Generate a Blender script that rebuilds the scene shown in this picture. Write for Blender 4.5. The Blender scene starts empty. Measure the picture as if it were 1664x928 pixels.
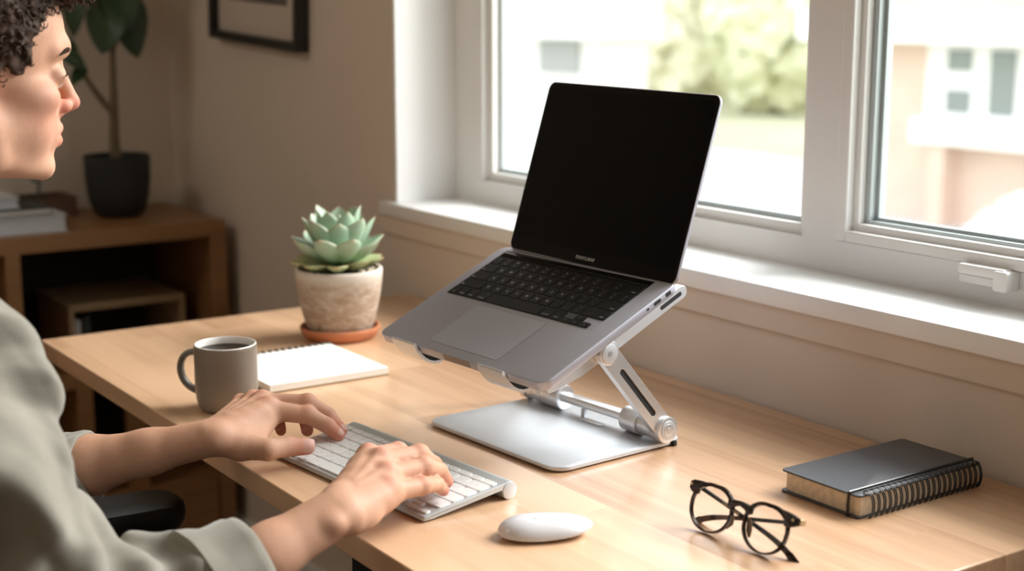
import bpy, bmesh, math, random
import numpy as np
from mathutils import Matrix, Vector, Euler
random.seed(4)
T = 0.74                                   # desk top height above the floor; builders use heights above the desk top
C = bpy.context.scene.collection
SC = bpy.context.scene

# ------------------------------------------------------------------ camera
FPX = 2336.0
PITCH = math.radians(10.88); YAW = math.radians(34.453)
cam_d = bpy.data.cameras.new('camera'); cam = bpy.data.objects.new('camera', cam_d); C.objects.link(cam)
SC.camera = cam
cam.location = (0, 0, 0.5 + T)
hv = Vector((-math.cos(YAW), math.sin(YAW), 0))
fw = hv * math.cos(PITCH) + Vector((0, 0, -math.sin(PITCH)))
cam.rotation_euler = fw.to_track_quat('-Z', 'Y').to_euler()
cam_d.sensor_width = 36; cam_d.lens = 36 * FPX / 1664
cam_d.clip_start = 0.05; cam_d.clip_end = 200
cam_d.dof.use_dof = True; cam_d.dof.focus_distance = 1.58; cam_d.dof.aperture_fstop = 3.6

# ------------------------------------------------------------------ world, lights, exposure
world = bpy.data.worlds.new('sky'); SC.world = world; world.use_nodes = True
bg = world.node_tree.nodes['Background']
bg.inputs[0].default_value = (0.93, 0.96, 1.0, 1); bg.inputs[1].default_value = 2.7

def area(name, loc, target, sx, sy, power, col):
    l = bpy.data.lights.new(name, 'AREA'); l.shape = 'RECTANGLE'; l.size = sx; l.size_y = sy
    l.energy = power; l.color = col
    o = bpy.data.objects.new(name, l); C.objects.link(o)
    o.location = (loc[0], loc[1], loc[2] + T)
    d = Vector(target) - Vector(loc)
    o.rotation_euler = d.to_track_quat('-Z', 'Y').to_euler()
    return o
area('daylight', (-0.75, 3.9, 2.45), (-1.35, 0.9, 0.1), 3.2, 1.8, 430, (1.0, 0.965, 0.945))
area('room_fill', (0.9, -1.2, 1.75), (-1.5, 0.8, 0.1), 1.4, 1.4, 4, (1.0, 0.87, 0.74))  # added warm fill from behind the camera, lifts the camera-facing sides
area('wall_fill', (-2.2, -0.9, 1.78), (-3.1, 1.2, 0.2), 0.8, 0.8, 9, (1.0, 0.93, 0.83))  # unseen fill added to brighten the far left wall, no real fixture

SC.view_settings.view_transform = 'Standard'; SC.view_settings.look = 'None'
SC.view_settings.gamma = 1; SC.view_settings.use_curve_mapping = False
SC.view_settings.exposure = 0.12
SC.cycles.max_bounces = 10; SC.cycles.diffuse_bounces = 6; SC.cycles.transparent_max_bounces = 12
SC.cycles.sample_clamp_indirect = 4.0
SC.cycles.use_denoising = True

# ------------------------------------------------------------------ materials
def newmat(name):
    m = bpy.data.materials.new(name); m.use_nodes = True
    return m, m.node_tree, m.node_tree.nodes['Principled BSDF']
def pset(b, **k):
    names = {'color': 'Base Color', 'rough': 'Roughness', 'metal': 'Metallic', 'spec': 'Specular IOR Level', 'coat': 'Coat Weight',
             'coatr': 'Coat Roughness', 'sss': 'Subsurface Weight', 'sheen': 'Sheen Weight', 'aniso': 'Anisotropic'}
    for a, v in k.items():
        if a == 'color': v = (*v, 1)
        b.inputs[names[a]].default_value = v
def plain(name, color, rough=0.5, noise=0.0, nscale=20, bump=0.0, bscale=200, **k):
    m, nt, b = newmat(name); pset(b, color=color, rough=rough, **k)
    N = nt.nodes.new; L = nt.links.new
    tc = N('ShaderNodeTexCoord')
    if noise:
        n = N('ShaderNodeTexNoise'); n.inputs['Scale'].default_value = nscale; n.inputs['Detail'].default_value = 4
        r = N('ShaderNodeValToRGB')
        r.color_ramp.elements[0].position = 0.3; r.color_ramp.elements[1].position = 0.7
        r.color_ramp.elements[0].color = (*[c * (1 - noise) for c in color], 1)
        r.color_ramp.elements[1].color = (*[min(1, c * (1 + noise)) for c in color], 1)
        L(tc.outputs['Object'], n.inputs['Vector']); L(n.outputs['Fac'], r.inputs['Fac']); L(r.outputs['Color'], b.inputs['Base Color'])
    if bump:
        n2 = N('ShaderNodeTexNoise'); n2.inputs['Scale'].default_value = bscale; n2.inputs['Detail'].default_value = 3
        bp = N('ShaderNodeBump'); bp.inputs['Strength'].default_value = bump; bp.inputs['Distance'].default_value = 0.001
        L(tc.outputs['Object'], n2.inputs['Vector']); L(n2.outputs['Fac'], bp.inputs['Height']); L(bp.outputs['Normal'], b.inputs['Normal'])
    return m
def wood(name, dark, light, rough=0.4, staves=True, coat=0.0, bw=0.62, rh=0.075, bias=0.0, rot=0):
    m, nt, b = newmat(name); N = nt.nodes.new; L = nt.links.new
    pset(b, rough=rough, coat=coat, coatr=0.22)
    tc = N('ShaderNodeTexCoord'); mp0 = N('ShaderNodeMapping'); mp0.inputs['Rotation'].default_value = (0, 0, rot)
    L(tc.outputs['Object'], mp0.inputs['Vector'])
    mp = N('ShaderNodeMapping'); mp.inputs['Scale'].default_value = (2.2, 38, 38); L(mp0.outputs['Vector'], mp.inputs['Vector'])
    br = N('ShaderNodeTexBrick'); br.inputs['Scale'].default_value = 1; br.inputs['Brick Width'].default_value = bw
    br.inputs['Row Height'].default_value = rh; br.inputs['Mortar Size'].default_value = 0.0
    br.inputs['Color1'].default_value = (0, 0, 0, 1); br.inputs['Color2'].default_value = (1, 1, 1, 1); br.inputs['Mortar'].default_value = (.5, .5, .5, 1)
    br.inputs['Bias'].default_value = bias; br.offset = 0.37
    L(mp0.outputs['Vector'], br.inputs['Vector'])
    # every stave shifts the grain, so the figure breaks at the joints
    sh = N('ShaderNodeVectorMath'); sh.operation = 'SCALE'; sh.inputs['Scale'].default_value = 9.0
    L(br.outputs['Color'], sh.inputs[0])
    ad = N('ShaderNodeVectorMath'); ad.operation = 'ADD'; L(mp.outputs['Vector'], ad.inputs[0])
    if staves: L(sh.outputs['Vector'], ad.inputs[1])
    n = N('ShaderNodeTexNoise'); n.inputs['Scale'].default_value = 1.0; n.inputs['Detail'].default_value = 6; n.inputs['Roughness'].default_value = 0.62
    n.inputs['Distortion'].default_value = 0.6; L(ad.outputs['Vector'], n.inputs['Vector'])
    wv = N('ShaderNodeTexNoise'); wv.inputs['Scale'].default_value = 0.35; wv.inputs['Detail'].default_value = 2; L(ad.outputs['Vector'], wv.inputs['Vector'])
    a1 = N('ShaderNodeMath'); a1.operation = 'MULTIPLY_ADD'; a1.inputs[1].default_value = 0.55; L(n.outputs['Fac'], a1.inputs[0])
    a2 = N('ShaderNodeMath'); a2.operation = 'MULTIPLY'; a2.inputs[1].default_value = 0.30; L(wv.outputs['Fac'], a2.inputs[0]); L(a2.outputs[0], a1.inputs[2])
    a3 = N('ShaderNodeMath'); a3.operation = 'MULTIPLY_ADD'; a3.inputs[1].default_value = 0.26 if staves else 0.0
    L(br.outputs['Color'], a3.inputs[0]); L(a1.outputs[0], a3.inputs[2])
    r = N('ShaderNodeValToRGB'); r.color_ramp.elements[0].position = 0.28; r.color_ramp.elements[1].position = 0.68
    r.color_ramp.elements[0].color = (*dark, 1); r.color_ramp.elements[1].color = (*light, 1)
    L(a3.outputs[0], r.inputs['Fac']); L(r.outputs['Color'], b.inputs['Base Color'])
    bp = N('ShaderNodeBump'); bp.inputs['Strength'].default_value = 0.12; bp.inputs['Distance'].default_value = 0.0006
    L(n.outputs['Fac'], bp.inputs['Height']); L(bp.outputs['Normal'], b.inputs['Normal'])
    return m
def glassy(name, tint=(1, 1, 1), refl=1.0):
    m = bpy.data.materials.new(name); m.use_nodes = True; nt = m.node_tree; nt.nodes.clear(); N = nt.nodes.new; L = nt.links.new
    o = N('ShaderNodeOutputMaterial'); mx = N('ShaderNodeMixShader'); t = N('ShaderNodeBsdfTransparent'); g = N('ShaderNodeBsdfGlossy')
    t.inputs[0].default_value = (*tint, 1); g.inputs['Roughness'].default_value = 0.02
    f = N('ShaderNodeFresnel'); f.inputs[0].default_value = 1.45; mu = N('ShaderNodeMath'); mu.operation = 'MULTIPLY'; mu.inputs[1].default_value = refl
    ge = N('ShaderNodeNewGeometry'); iv = N('ShaderNodeMath'); iv.operation = 'SUBTRACT'; iv.inputs[0].default_value = 1.0; L(ge.outputs['Backfacing'], iv.inputs[1])
    m3 = N('ShaderNodeMath'); m3.operation = 'MULTIPLY'; L(f.outputs[0], m3.inputs[0]); L(iv.outputs[0], m3.inputs[1]); L(m3.outputs[0], mu.inputs[0]); L(mu.outputs[0], mx.inputs[0]); L(t.outputs[0], mx.inputs[1]); L(g.outputs[0], mx.inputs[2]); L(mx.outputs[0], o.inputs[0])
    return m
M = {}
M['wall'] = plain('wall_paint', (0.66, 0.575, 0.485), 0.85, noise=0.03, nscale=2, bump=0.05, bscale=300)
M['ceiling'] = plain('ceiling_paint', (0.72, 0.68, 0.62), 0.9)
M['floor'] = wood('floor_boards', (0.16, 0.10, 0.06), (0.30, 0.20, 0.13), 0.45, rh=0.12, bw=1.1)
M['white'] = plain('white_window_paint', (0.78, 0.77, 0.75), 0.42)
M['whitewood'] = plain('white_sill_paint', (0.84, 0.84, 0.83), 0.38, bump=0.03, bscale=120)
M['gasket'] = plain('grey_gasket', (0.46, 0.52, 0.53), 0.5)
M['spacer'] = plain('glass_spacer', (0.45, 0.50, 0.50), 0.35, metal=0.4)
M['pane'] = glassy('window_glass', (0.97, 0.985, 0.98), 0.8)
M['deskwood'] = wood('oak_desk_top', (0.42, 0.225, 0.115), (0.71, 0.455, 0.278), 0.36, coat=0.6)
M['shelfwood'] = wood('walnut_oak_shelf', (0.22, 0.105, 0.04), (0.38, 0.20, 0.085), 0.42, staves=False, rot=math.pi / 2)
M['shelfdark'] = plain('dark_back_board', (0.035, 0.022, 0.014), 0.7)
M['black_metal'] = plain('black_powder_coat', (0.012, 0.012, 0.013), 0.45)
M['blackplastic'] = plain('black_plastic', (0.012, 0.012, 0.013), 0.5, bump=0.1, bscale=400)
M['spacegrey'] = plain('grey_aluminium', (0.46, 0.46, 0.52), 0.40, metal=0.55)
M['silver'] = plain('silver_aluminium', (0.80, 0.81, 0.83), 0.30, metal=0.8)
M['silverbright'] = plain('polished_aluminium', (0.74, 0.75, 0.77), 0.30, metal=0.55)
M['silversatin'] = plain('satin_silver_plate', (0.66, 0.685, 0.715), 0.42, metal=0.6)
M['blackglass'] = plain('black_screen_glass', (0.002, 0.002, 0.003), 0.06, spec=0.10)
M['bezel'] = plain('black_bezel', (0.004, 0.004, 0.004), 0.12, spec=0.12)
M['keyblack'] = plain('black_key', (0.006, 0.006, 0.0065), 0.45, spec=0.25)
M['keywell'] = plain('black_key_well', (0.085, 0.085, 0.085), 0.6)
M['legend'] = plain('pale_legend', (0.75, 0.75, 0.75), 0.5)
M['legendgrey'] = plain('grey_legend', (0.45, 0.46, 0.48), 0.5)
M['keywhite'] = plain('white_key', (0.80, 0.80, 0.79), 0.4)
M['kbalu'] = plain('keyboard_aluminium', (0.56, 0.59, 0.60), 0.40, metal=0.5)
M['mousewhite'] = plain('white_gloss_shell', (0.68, 0.68, 0.71), 0.12, coat=0.5, coatr=0.05)
M['rubber'] = plain('black_rubber', (0.01, 0.01, 0.01), 0.7)
M['mugout'] = plain('taupe_glaze', (0.20, 0.165, 0.13), 0.38, noise=0.05, nscale=30)
M['mughandle'] = plain('darker_taupe_glaze', (0.17, 0.155, 0.135), 0.4)
M['mugin'] = plain('white_glaze', (0.80, 0.77, 0.73), 0.22)
M['coffee'] = plain('black_coffee', (0.012, 0.005, 0.002), 0.08, spec=0.06)
M['paper'] = plain('white_paper', (0.86, 0.83, 0.77), 0.7)
M['paperedge'] = plain('cream_page_edges', (0.72, 0.60, 0.44), 0.8, noise=0.12, nscale=150)
M['kraft'] = plain('kraft_board', (0.33, 0.24, 0.15), 0.8)
M['cover'] = plain('charcoal_cover', (0.055, 0.060, 0.070), 0.38, bump=0.35, bscale=900)
M['coil'] = plain('black_wire', (0.012, 0.012, 0.012), 0.3)
M['greycoil'] = plain('grey_wire', (0.16, 0.16, 0.15), 0.35, metal=0.6)
M['acetate'] = plain('black_acetate', (0.012, 0.007, 0.005), 0.15)
M['brownacetate'] = plain('brown_acetate', (0.10, 0.055, 0.025), 0.25)
M['goldpin'] = plain('pale_gold_pin', (0.60, 0.48, 0.30), 0.3, metal=0.8)
M['lens'] = glassy('clear_lens', (0.99, 0.99, 0.985), 0.9)
M['terracotta'] = plain('terracotta', (0.50, 0.19, 0.09), 0.6, noise=0.1, nscale=40)
M['soil'] = plain('dark_soil', (0.03, 0.02, 0.012), 0.95, noise=0.4, nscale=150, bump=1.0, bscale=120)
M['charcoalpot'] = plain('charcoal_pot', (0.016, 0.017, 0.017), 0.65)
M['bark'] = plain('grey_brown_bark', (0.16, 0.12, 0.07), 0.85, noise=0.3, nscale=60, bump=0.6, bscale=60)
M['leafdark'] = plain('dark_green_leaf', (0.020, 0.052, 0.016), 0.38, noise=0.25, nscale=20)
M['pictureframe'] = plain('black_picture_frame', (0.010, 0.010, 0.010), 0.4)
M['mat'] = plain('cream_mat', (0.55, 0.47, 0.40), 0.85)
M['print'] = plain('grey_print', (0.14, 0.12, 0.11), 0.8, noise=0.4, nscale=9)
M['bookwhite'] = plain('white_book', (0.58, 0.60, 0.63), 0.6)
M['bookdark'] = plain('dark_book', (0.035, 0.045, 0.045), 0.6)
M['browntray'] = plain('brown_tray', (0.10, 0.045, 0.018), 0.5)
M['jeans'] = plain('dark_trousers', (0.03, 0.035, 0.05), 0.85)
M['shoe'] = plain('dark_shoe', (0.03, 0.022, 0.018), 0.5)
M['eye'] = plain('eye_white', (0.7, 0.68, 0.66), 0.2)
M['hair'] = plain('dark_brown_hair', (0.050, 0.027, 0.017), 0.65, noise=0.4, nscale=80, spec=0.25)
M['brow'] = plain('eyebrow_brown', (0.035, 0.018, 0.010), 0.9, spec=0.1)
M['nail'] = plain('fingernail', (0.60, 0.33, 0.26), 0.45)
M['brick'] = plain('pink_brick', (0.70, 0.54, 0.45), 0.9, noise=0.05, nscale=3)
M['extwhite'] = plain('white_render', (0.84, 0.84, 0.83), 0.9)
M['extglass'] = plain('grey_house_window', (0.22, 0.25, 0.235), 0.3)
M['extgrey'] = plain('pale_grey_house_window', (0.34, 0.35, 0.35), 0.4)
M['grass'] = plain('pale_lawn', (0.50, 0.49, 0.34), 0.95, noise=0.12, nscale=0.5)
M['asphalt'] = plain('pale_road', (0.60, 0.59, 0.61), 0.9)
M['treeleaf'] = plain('olive_tree_leaves', (0.78, 0.79, 0.58), 0.9, noise=0.08, nscale=0.9)
M['treebeige'] = plain('beige_tree_leaves', (0.88, 0.86, 0.70), 0.9, noise=0.08, nscale=0.9)
M['blossom'] = plain('white_blossom', (0.66, 0.65, 0.64), 0.9)

# concrete pot: warm stained band over pale cement
def concrete():
    m, nt, b = newmat('weathered_cement'); N = nt.nodes.new; L = nt.links.new; pset(b, rough=0.8)
    tc = N('ShaderNodeTexCoord'); mp = N('ShaderNodeMapping'); mp.inputs['Scale'].default_value = (1, 1, 2.2); L(tc.outputs['Object'], mp.inputs['Vector'])
    n = N('ShaderNodeTexNoise'); n.inputs['Scale'].default_value = 38; n.inputs['Detail'].default_value = 7; n.inputs['Roughness'].default_value = 0.7; n.inputs['Distortion'].default_value = 1.2
    L(mp.outputs['Vector'], n.inputs['Vector'])
    r = N('ShaderNodeValToRGB'); e = r.color_ramp.elements; e[0].position = 0.36; e[1].position = 0.66
    e[0].color = (0.30, 0.20, 0.13, 1); e[1].color = (0.50, 0.42, 0.34, 1); L(n.outputs['Fac'], r.inputs['Fac'])
    sp = N('ShaderNodeSeparateXYZ'); L(tc.outputs['Object'], sp.inputs[0])
    mr = N('ShaderNodeMapRange'); mr.inputs[1].default_value = 0.082; mr.inputs[2].default_value = 0.096; L(sp.outputs['Z'], mr.inputs[0])
    mx = N('ShaderNodeMix'); mx.data_type = 'RGBA'; L(mr.outputs[0], mx.inputs[0]); L(r.outputs['Color'], mx.inputs[6]); mx.inputs[7].default_value = (0.56, 0.50, 0.43, 1)
    L(mx.outputs[2], b.inputs['Base Color'])
    bp = N('ShaderNodeBump'); bp.inputs['Strength'].default_value = 0.35; bp.inputs['Distance'].default_value = 0.001
    L(n.outputs['Fac'], bp.inputs['Height']); L(bp.outputs['Normal'], b.inputs['Normal'])
    return m
M['cement'] = concrete()
def vcol_mat(name, ca, cb, attr='tint', rough=0.45, **k):
    m, nt, b = newmat(name); N = nt.nodes.new; L = nt.links.new; pset(b, rough=rough, **k)
    at = N('ShaderNodeAttribute'); at.attribute_name = attr
    mx = N('ShaderNodeMix'); mx.data_type = 'RGBA'; L(at.outputs['Fac'], mx.inputs[0])
    mx.inputs[6].default_value = (*ca, 1); mx.inputs[7].default_value = (*cb, 1)
    tc = N('ShaderNodeTexCoord'); n = N('ShaderNodeTexNoise'); n.inputs['Scale'].default_value = 45; n.inputs['Detail'].default_value = 4
    L(tc.outputs['Object'], n.inputs['Vector'])
    m2 = N('ShaderNodeMix'); m2.data_type = 'RGBA'; m2.blend_type = 'MULTIPLY'; m2.inputs[0].default_value = 0.35
    r = N('ShaderNodeValToRGB'); r.color_ramp.elements[0].color = (0.72, 0.62, 0.58, 1); r.color_ramp.elements[1].color = (1, 1, 1, 1)
    r.color_ramp.elements[0].position = 0.3; r.color_ramp.elements[1].position = 0.6
    L(n.outputs['Fac'], r.inputs['Fac']); L(mx.outputs[2], m2.inputs[6]); L(r.outputs['Color'], m2.inputs[7]); L(m2.outputs[2], b.inputs['Base Color'])
    return m, nt, b, tc
m_, nt_, b_, tc_ = vcol_mat('skin', (0.56, 0.318, 0.212), (0.62, 0.19, 0.14), rough=0.58, sss=0.12, spec=0.32)
b_.inputs['Subsurface Radius'].default_value = (1.0, 0.35, 0.2); b_.inputs['Subsurface Scale'].default_value = 0.006
n_ = nt_.nodes.new('ShaderNodeTexNoise'); n_.inputs['Scale'].default_value = 260; n_.inputs['Detail'].default_value = 3
bp_ = nt_.nodes.new('ShaderNodeBump'); bp_.inputs['Strength'].default_value = 0.18; bp_.inputs['Distance'].default_value = 0.0008
nt_.links.new(tc_.outputs['Object'], n_.inputs['Vector']); nt_.links.new(n_.outputs['Fac'], bp_.inputs['Height']); nt_.links.new(bp_.outputs['Normal'], b_.inputs['Normal'])
M['skin'] = m_
m_, nt_, b_, tc_ = vcol_mat('succulent_leaf', (0.33, 0.46, 0.33), (0.66, 0.44, 0.32), rough=0.5, sss=0.05)
b_.inputs['Subsurface Scale'].default_value = 0.004
M['succulent'] = m_
m_, nt_, b_, tc_ = vcol_mat('succulent_outer_leaf', (0.36, 0.44, 0.22), (0.66, 0.36, 0.20), rough=0.5, sss=0.05)
b_.inputs['Subsurface Scale'].default_value = 0.004
M['succulent_outer'] = m_
def fabric():
    m, nt, b = newmat('grey_linen'); N = nt.nodes.new; L = nt.links.new; pset(b, rough=0.9, sheen=0.25)
    tc = N('ShaderNodeTexCoord')
    n = N('ShaderNodeTexNoise'); n.inputs['Scale'].default_value = 12; n.inputs['Detail'].default_value = 5; L(tc.outputs['Object'], n.inputs['Vector'])
    r = N('ShaderNodeValToRGB'); r.color_ramp.elements[0].color = (0.205, 0.190, 0.155, 1); r.color_ramp.elements[1].color = (0.275, 0.257, 0.214, 1)
    r.color_ramp.elements[0].position = 0.35; r.color_ramp.elements[1].position = 0.65
    L(n.outputs['Fac'], r.inputs['Fac']); L(r.outputs['Color'], b.inputs['Base Color'])
    hs = []
    for sc in ((1400, 1400, 200), (200, 200, 1400)):
        mp = N('ShaderNodeMapping'); mp.inputs['Scale'].default_value = sc; L(tc.outputs['Object'], mp.inputs['Vector'])
        n2 = N('ShaderNodeTexNoise'); n2.inputs['Scale'].default_value = 1.0; L(mp.outputs['Vector'], n2.inputs['Vector']); hs.append(n2)
    ad = N('ShaderNodeMath'); ad.operation = 'ADD'; L(hs[0].outputs['Fac'], ad.inputs[0]); L(hs[1].outputs['Fac'], ad.inputs[1])
    bp = N('ShaderNodeBump'); bp.inputs['Strength'].default_value = 0.35; bp.inputs['Distance'].default_value = 0.0008
    L(ad.outputs[0], bp.inputs['Height']); L(bp.outputs['Normal'], b.inputs['Normal'])
    return m
M['linen'] = fabric()

# ------------------------------------------------------------------ mesh helpers
class MB:
    def __init__(s): s.v = []; s.f = []; s.m = []; s.sm = []
    def add(s, vs, fs, mi=0, smooth=True):
        o = len(s.v); s.v += [tuple(v) for v in vs]; s.f += [tuple(o + i for i in f) for f in fs]; s.m += [mi] * len(fs); s.sm += [smooth] * len(fs)
        return s
    def box(s, x0, x1, y0, y1, z0, z1, mi=0, mat=None):
        vs = [(x, y, z) for x in (x0, x1) for y in (y0, y1) for z in (z0, z1)]
        if mat: vs = [mat @ Vector(v) for v in vs]
        return s.add(vs, [(0, 1, 3, 2), (4, 6, 7, 5), (0, 4, 5, 1), (2, 3, 7, 6), (0, 2, 6, 4), (1, 5, 7, 3)], mi, False)
    def rings(s, rings, mi=0, cap=True, smooth=True, close=True):
        n = len(rings[0]); vs = [p for r in rings for p in r]; fs = []
        for k in range(len(rings) - 1):
            for i in range(n if close else n - 1):
                j = (i + 1) % n
                fs.append((k * n + i, k * n + j, (k + 1) * n + j, (k + 1) * n + i))
        s.add(vs, fs, mi, smooth)
        if cap:
            o = len(s.v) - len(vs)
            s.f += [tuple(o + i for i in reversed(range(n))), tuple(o + (len(rings) - 1) * n + i for i in range(n))]
            s.m += [mi] * 2; s.sm += [False] * 2
        return s
    def tube(s, pts, r, n=10, mi=0, cap=True):
        pts = [Vector(p) for p in pts]; rs = r if isinstance(r, (list, tuple)) else [r] * len(pts)
        rg = []; up = None
        for i, p in enumerate(pts):
            t = (pts[min(i + 1, len(pts) - 1)] - pts[max(i - 1, 0)]).normalized()
            if up is None: up = Vector((0, 0, 1)) if abs(t.z) < 0.9 else Vector((1, 0, 0))
            a = t.cross(up); a = a.normalized() if a.length > 1e-6 else Vector((1, 0, 0)); b = a.cross(t).normalized(); up = b
            rg.append([p + (a * math.cos(q) + b * math.sin(q)) * rs[i] for q in [2 * math.pi * k / n for k in range(n)]])
        return s.rings(rg, mi, cap)
    def lathe(s, prof, n=48, mi=0, cx=0, cy=0, cap=False):
        rg = [[(cx + r * math.cos(2 * math.pi * k / n), cy + r * math.sin(2 * math.pi * k / n), z) for k in range(n)] for r, z in prof]
        return s.rings(rg, mi, cap)
    def prism(s, poly, h0, h1, axis='z', mi=0, bev=0.0, mat=None, smooth=False):
        # poly: 2-D outline; extruded along axis from h0 to h1, optional rim bevel
        def to3(p, h):
            v = {'z': (p[0], p[1], h), 'x': (h, p[0], p[1]), 'y': (p[0], h, p[1])}[axis]
            return mat @ Vector(v) if mat else Vector(v)
        if bev:
            ins = inset(poly, bev); ins2 = inset(poly, bev * 0.3)
            d = 1 if h1 > h0 else -1
            lv = [(ins, h0), (ins2, h0 + d * bev * 0.3), (poly, h0 + d * bev), (poly, h1 - d * bev), (ins2, h1 - d * bev * 0.3), (ins, h1)]
        else: lv = [(poly, h0), (poly, h1)]
        return s.rings([[to3(p, h) for p in pl] for pl, h in lv], mi, True, smooth or bool(bev))
    def make(s, name, mats, parent=None, bevel=0, origin=None, **props):
        me = bpy.data.meshes.new(name)
        me.from_pydata([tuple(v) for v in s.v], [], s.f)
        for m in (mats if isinstance(mats, (list, tuple)) else [mats]): me.materials.append(m)
        me.polygons.foreach_set('material_index', s.m); me.polygons.foreach_set('use_smooth', s.sm)
        bm = bmesh.new(); bm.from_mesh(me); bmesh.ops.recalc_face_normals(bm, faces=bm.faces); bm.to_mesh(me); bm.free()
        me.set_sharp_from_angle(angle=math.radians(42))
        return link(name, me, parent, bevel, **props)
def link(name, me, parent=None, bevel=0, **props):
    o = bpy.data.objects.new(name, me); C.objects.link(o)
    if parent: o.parent = parent
    if bevel:
        b = o.modifiers.new('b', 'BEVEL'); b.width = bevel; b.segments = 2; b.limit_method = 'ANGLE'; b.angle_limit = math.radians(40)
    for k, v in props.items(): o[k] = v
    return o
def inset(poly, d):
    n = len(poly); out = []
    ar = sum(poly[i][0] * poly[(i + 1) % n][1] - poly[(i + 1) % n][0] * poly[i][1] for i in range(n))
    sg = 1 if ar > 0 else -1
    for i in range(n):
        p0, p1, p2 = Vector(poly[i - 1]), Vector(poly[i]), Vector(poly[(i + 1) % n])
        e1 = (p1 - p0); e2 = (p2 - p1)
        e1 = e1.normalized() if e1.length > 1e-9 else e2.normalized(); e2 = e2.normalized() if e2.length > 1e-9 else e1
        nn = Vector((-(e1.y + e2.y), e1.x + e2.x)) * sg
        nn = nn.normalized() if nn.length > 1e-9 else Vector((0, 0))
        c = max(0.4, nn.dot(Vector((-e1.y, e1.x)) * sg))
        q = p1 + nn * d / c; out.append((q.x, q.y))
    return out
def rrect(w, d, r, seg=5, cx=0, cy=0):
    pts = []
    for qx, qy, a0 in ((1, 1, 0), (-1, 1, 90), (-1, -1, 180), (1, -1, 270)):
        for k in range(seg + 1):
            a = math.radians(a0 + 90 * k / seg)
            pts.append((cx + qx * (w / 2 - r) + r * math.cos(a), cy + qy * (d / 2 - r) + r * math.sin(a)))
    return pts
def circ(r, n=28, cx=0, cy=0): return [(cx + r * math.cos(2 * math.pi * k / n), cy + r * math.sin(2 * math.pi * k / n)) for k in range(n)]
def empty(name, loc=(0, 0, 0), rot=(0, 0, 0), **props):
    o = bpy.data.objects.new(name, None); C.objects.link(o); o.empty_display_size = 0.05
    o.location = (loc[0], loc[1], loc[2] + T); o.rotation_euler = rot
    for k, v in props.items(): o[k] = v
    return o
W0 = Matrix.Translation((0, 0, T))
def shift(mb, d):
    mb.v = [(v[0] + d[0], v[1] + d[1], v[2] + d[2]) for v in mb.v]; return mb
def world(mb, root=None):
    # mesh built in desk-relative world coordinates, stored relative to its (unrotated) root
    l = root.location if root else Vector((0, 0, 0))
    return shift(mb, (-l[0], -l[1], T - l[2]))
def textmesh(txt, size, spacing=1.0):
    cu = bpy.data.curves.new('t', 'FONT'); cu.body = txt; cu.size = size; cu.align_x = 'CENTER'; cu.align_y = 'CENTER'; cu.space_character = spacing; cu.resolution_u = 2
    ob = bpy.data.objects.new('t', cu); me = bpy.data.meshes.new_from_object(ob)
    vs = [tuple(v.co) for v in me.vertices]; fs = [tuple(p.vertices) for p in me.polygons]
    bpy.data.objects.remove(ob); bpy.data.curves.remove(cu); bpy.data.meshes.remove(me)
    return vs, fs

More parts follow.
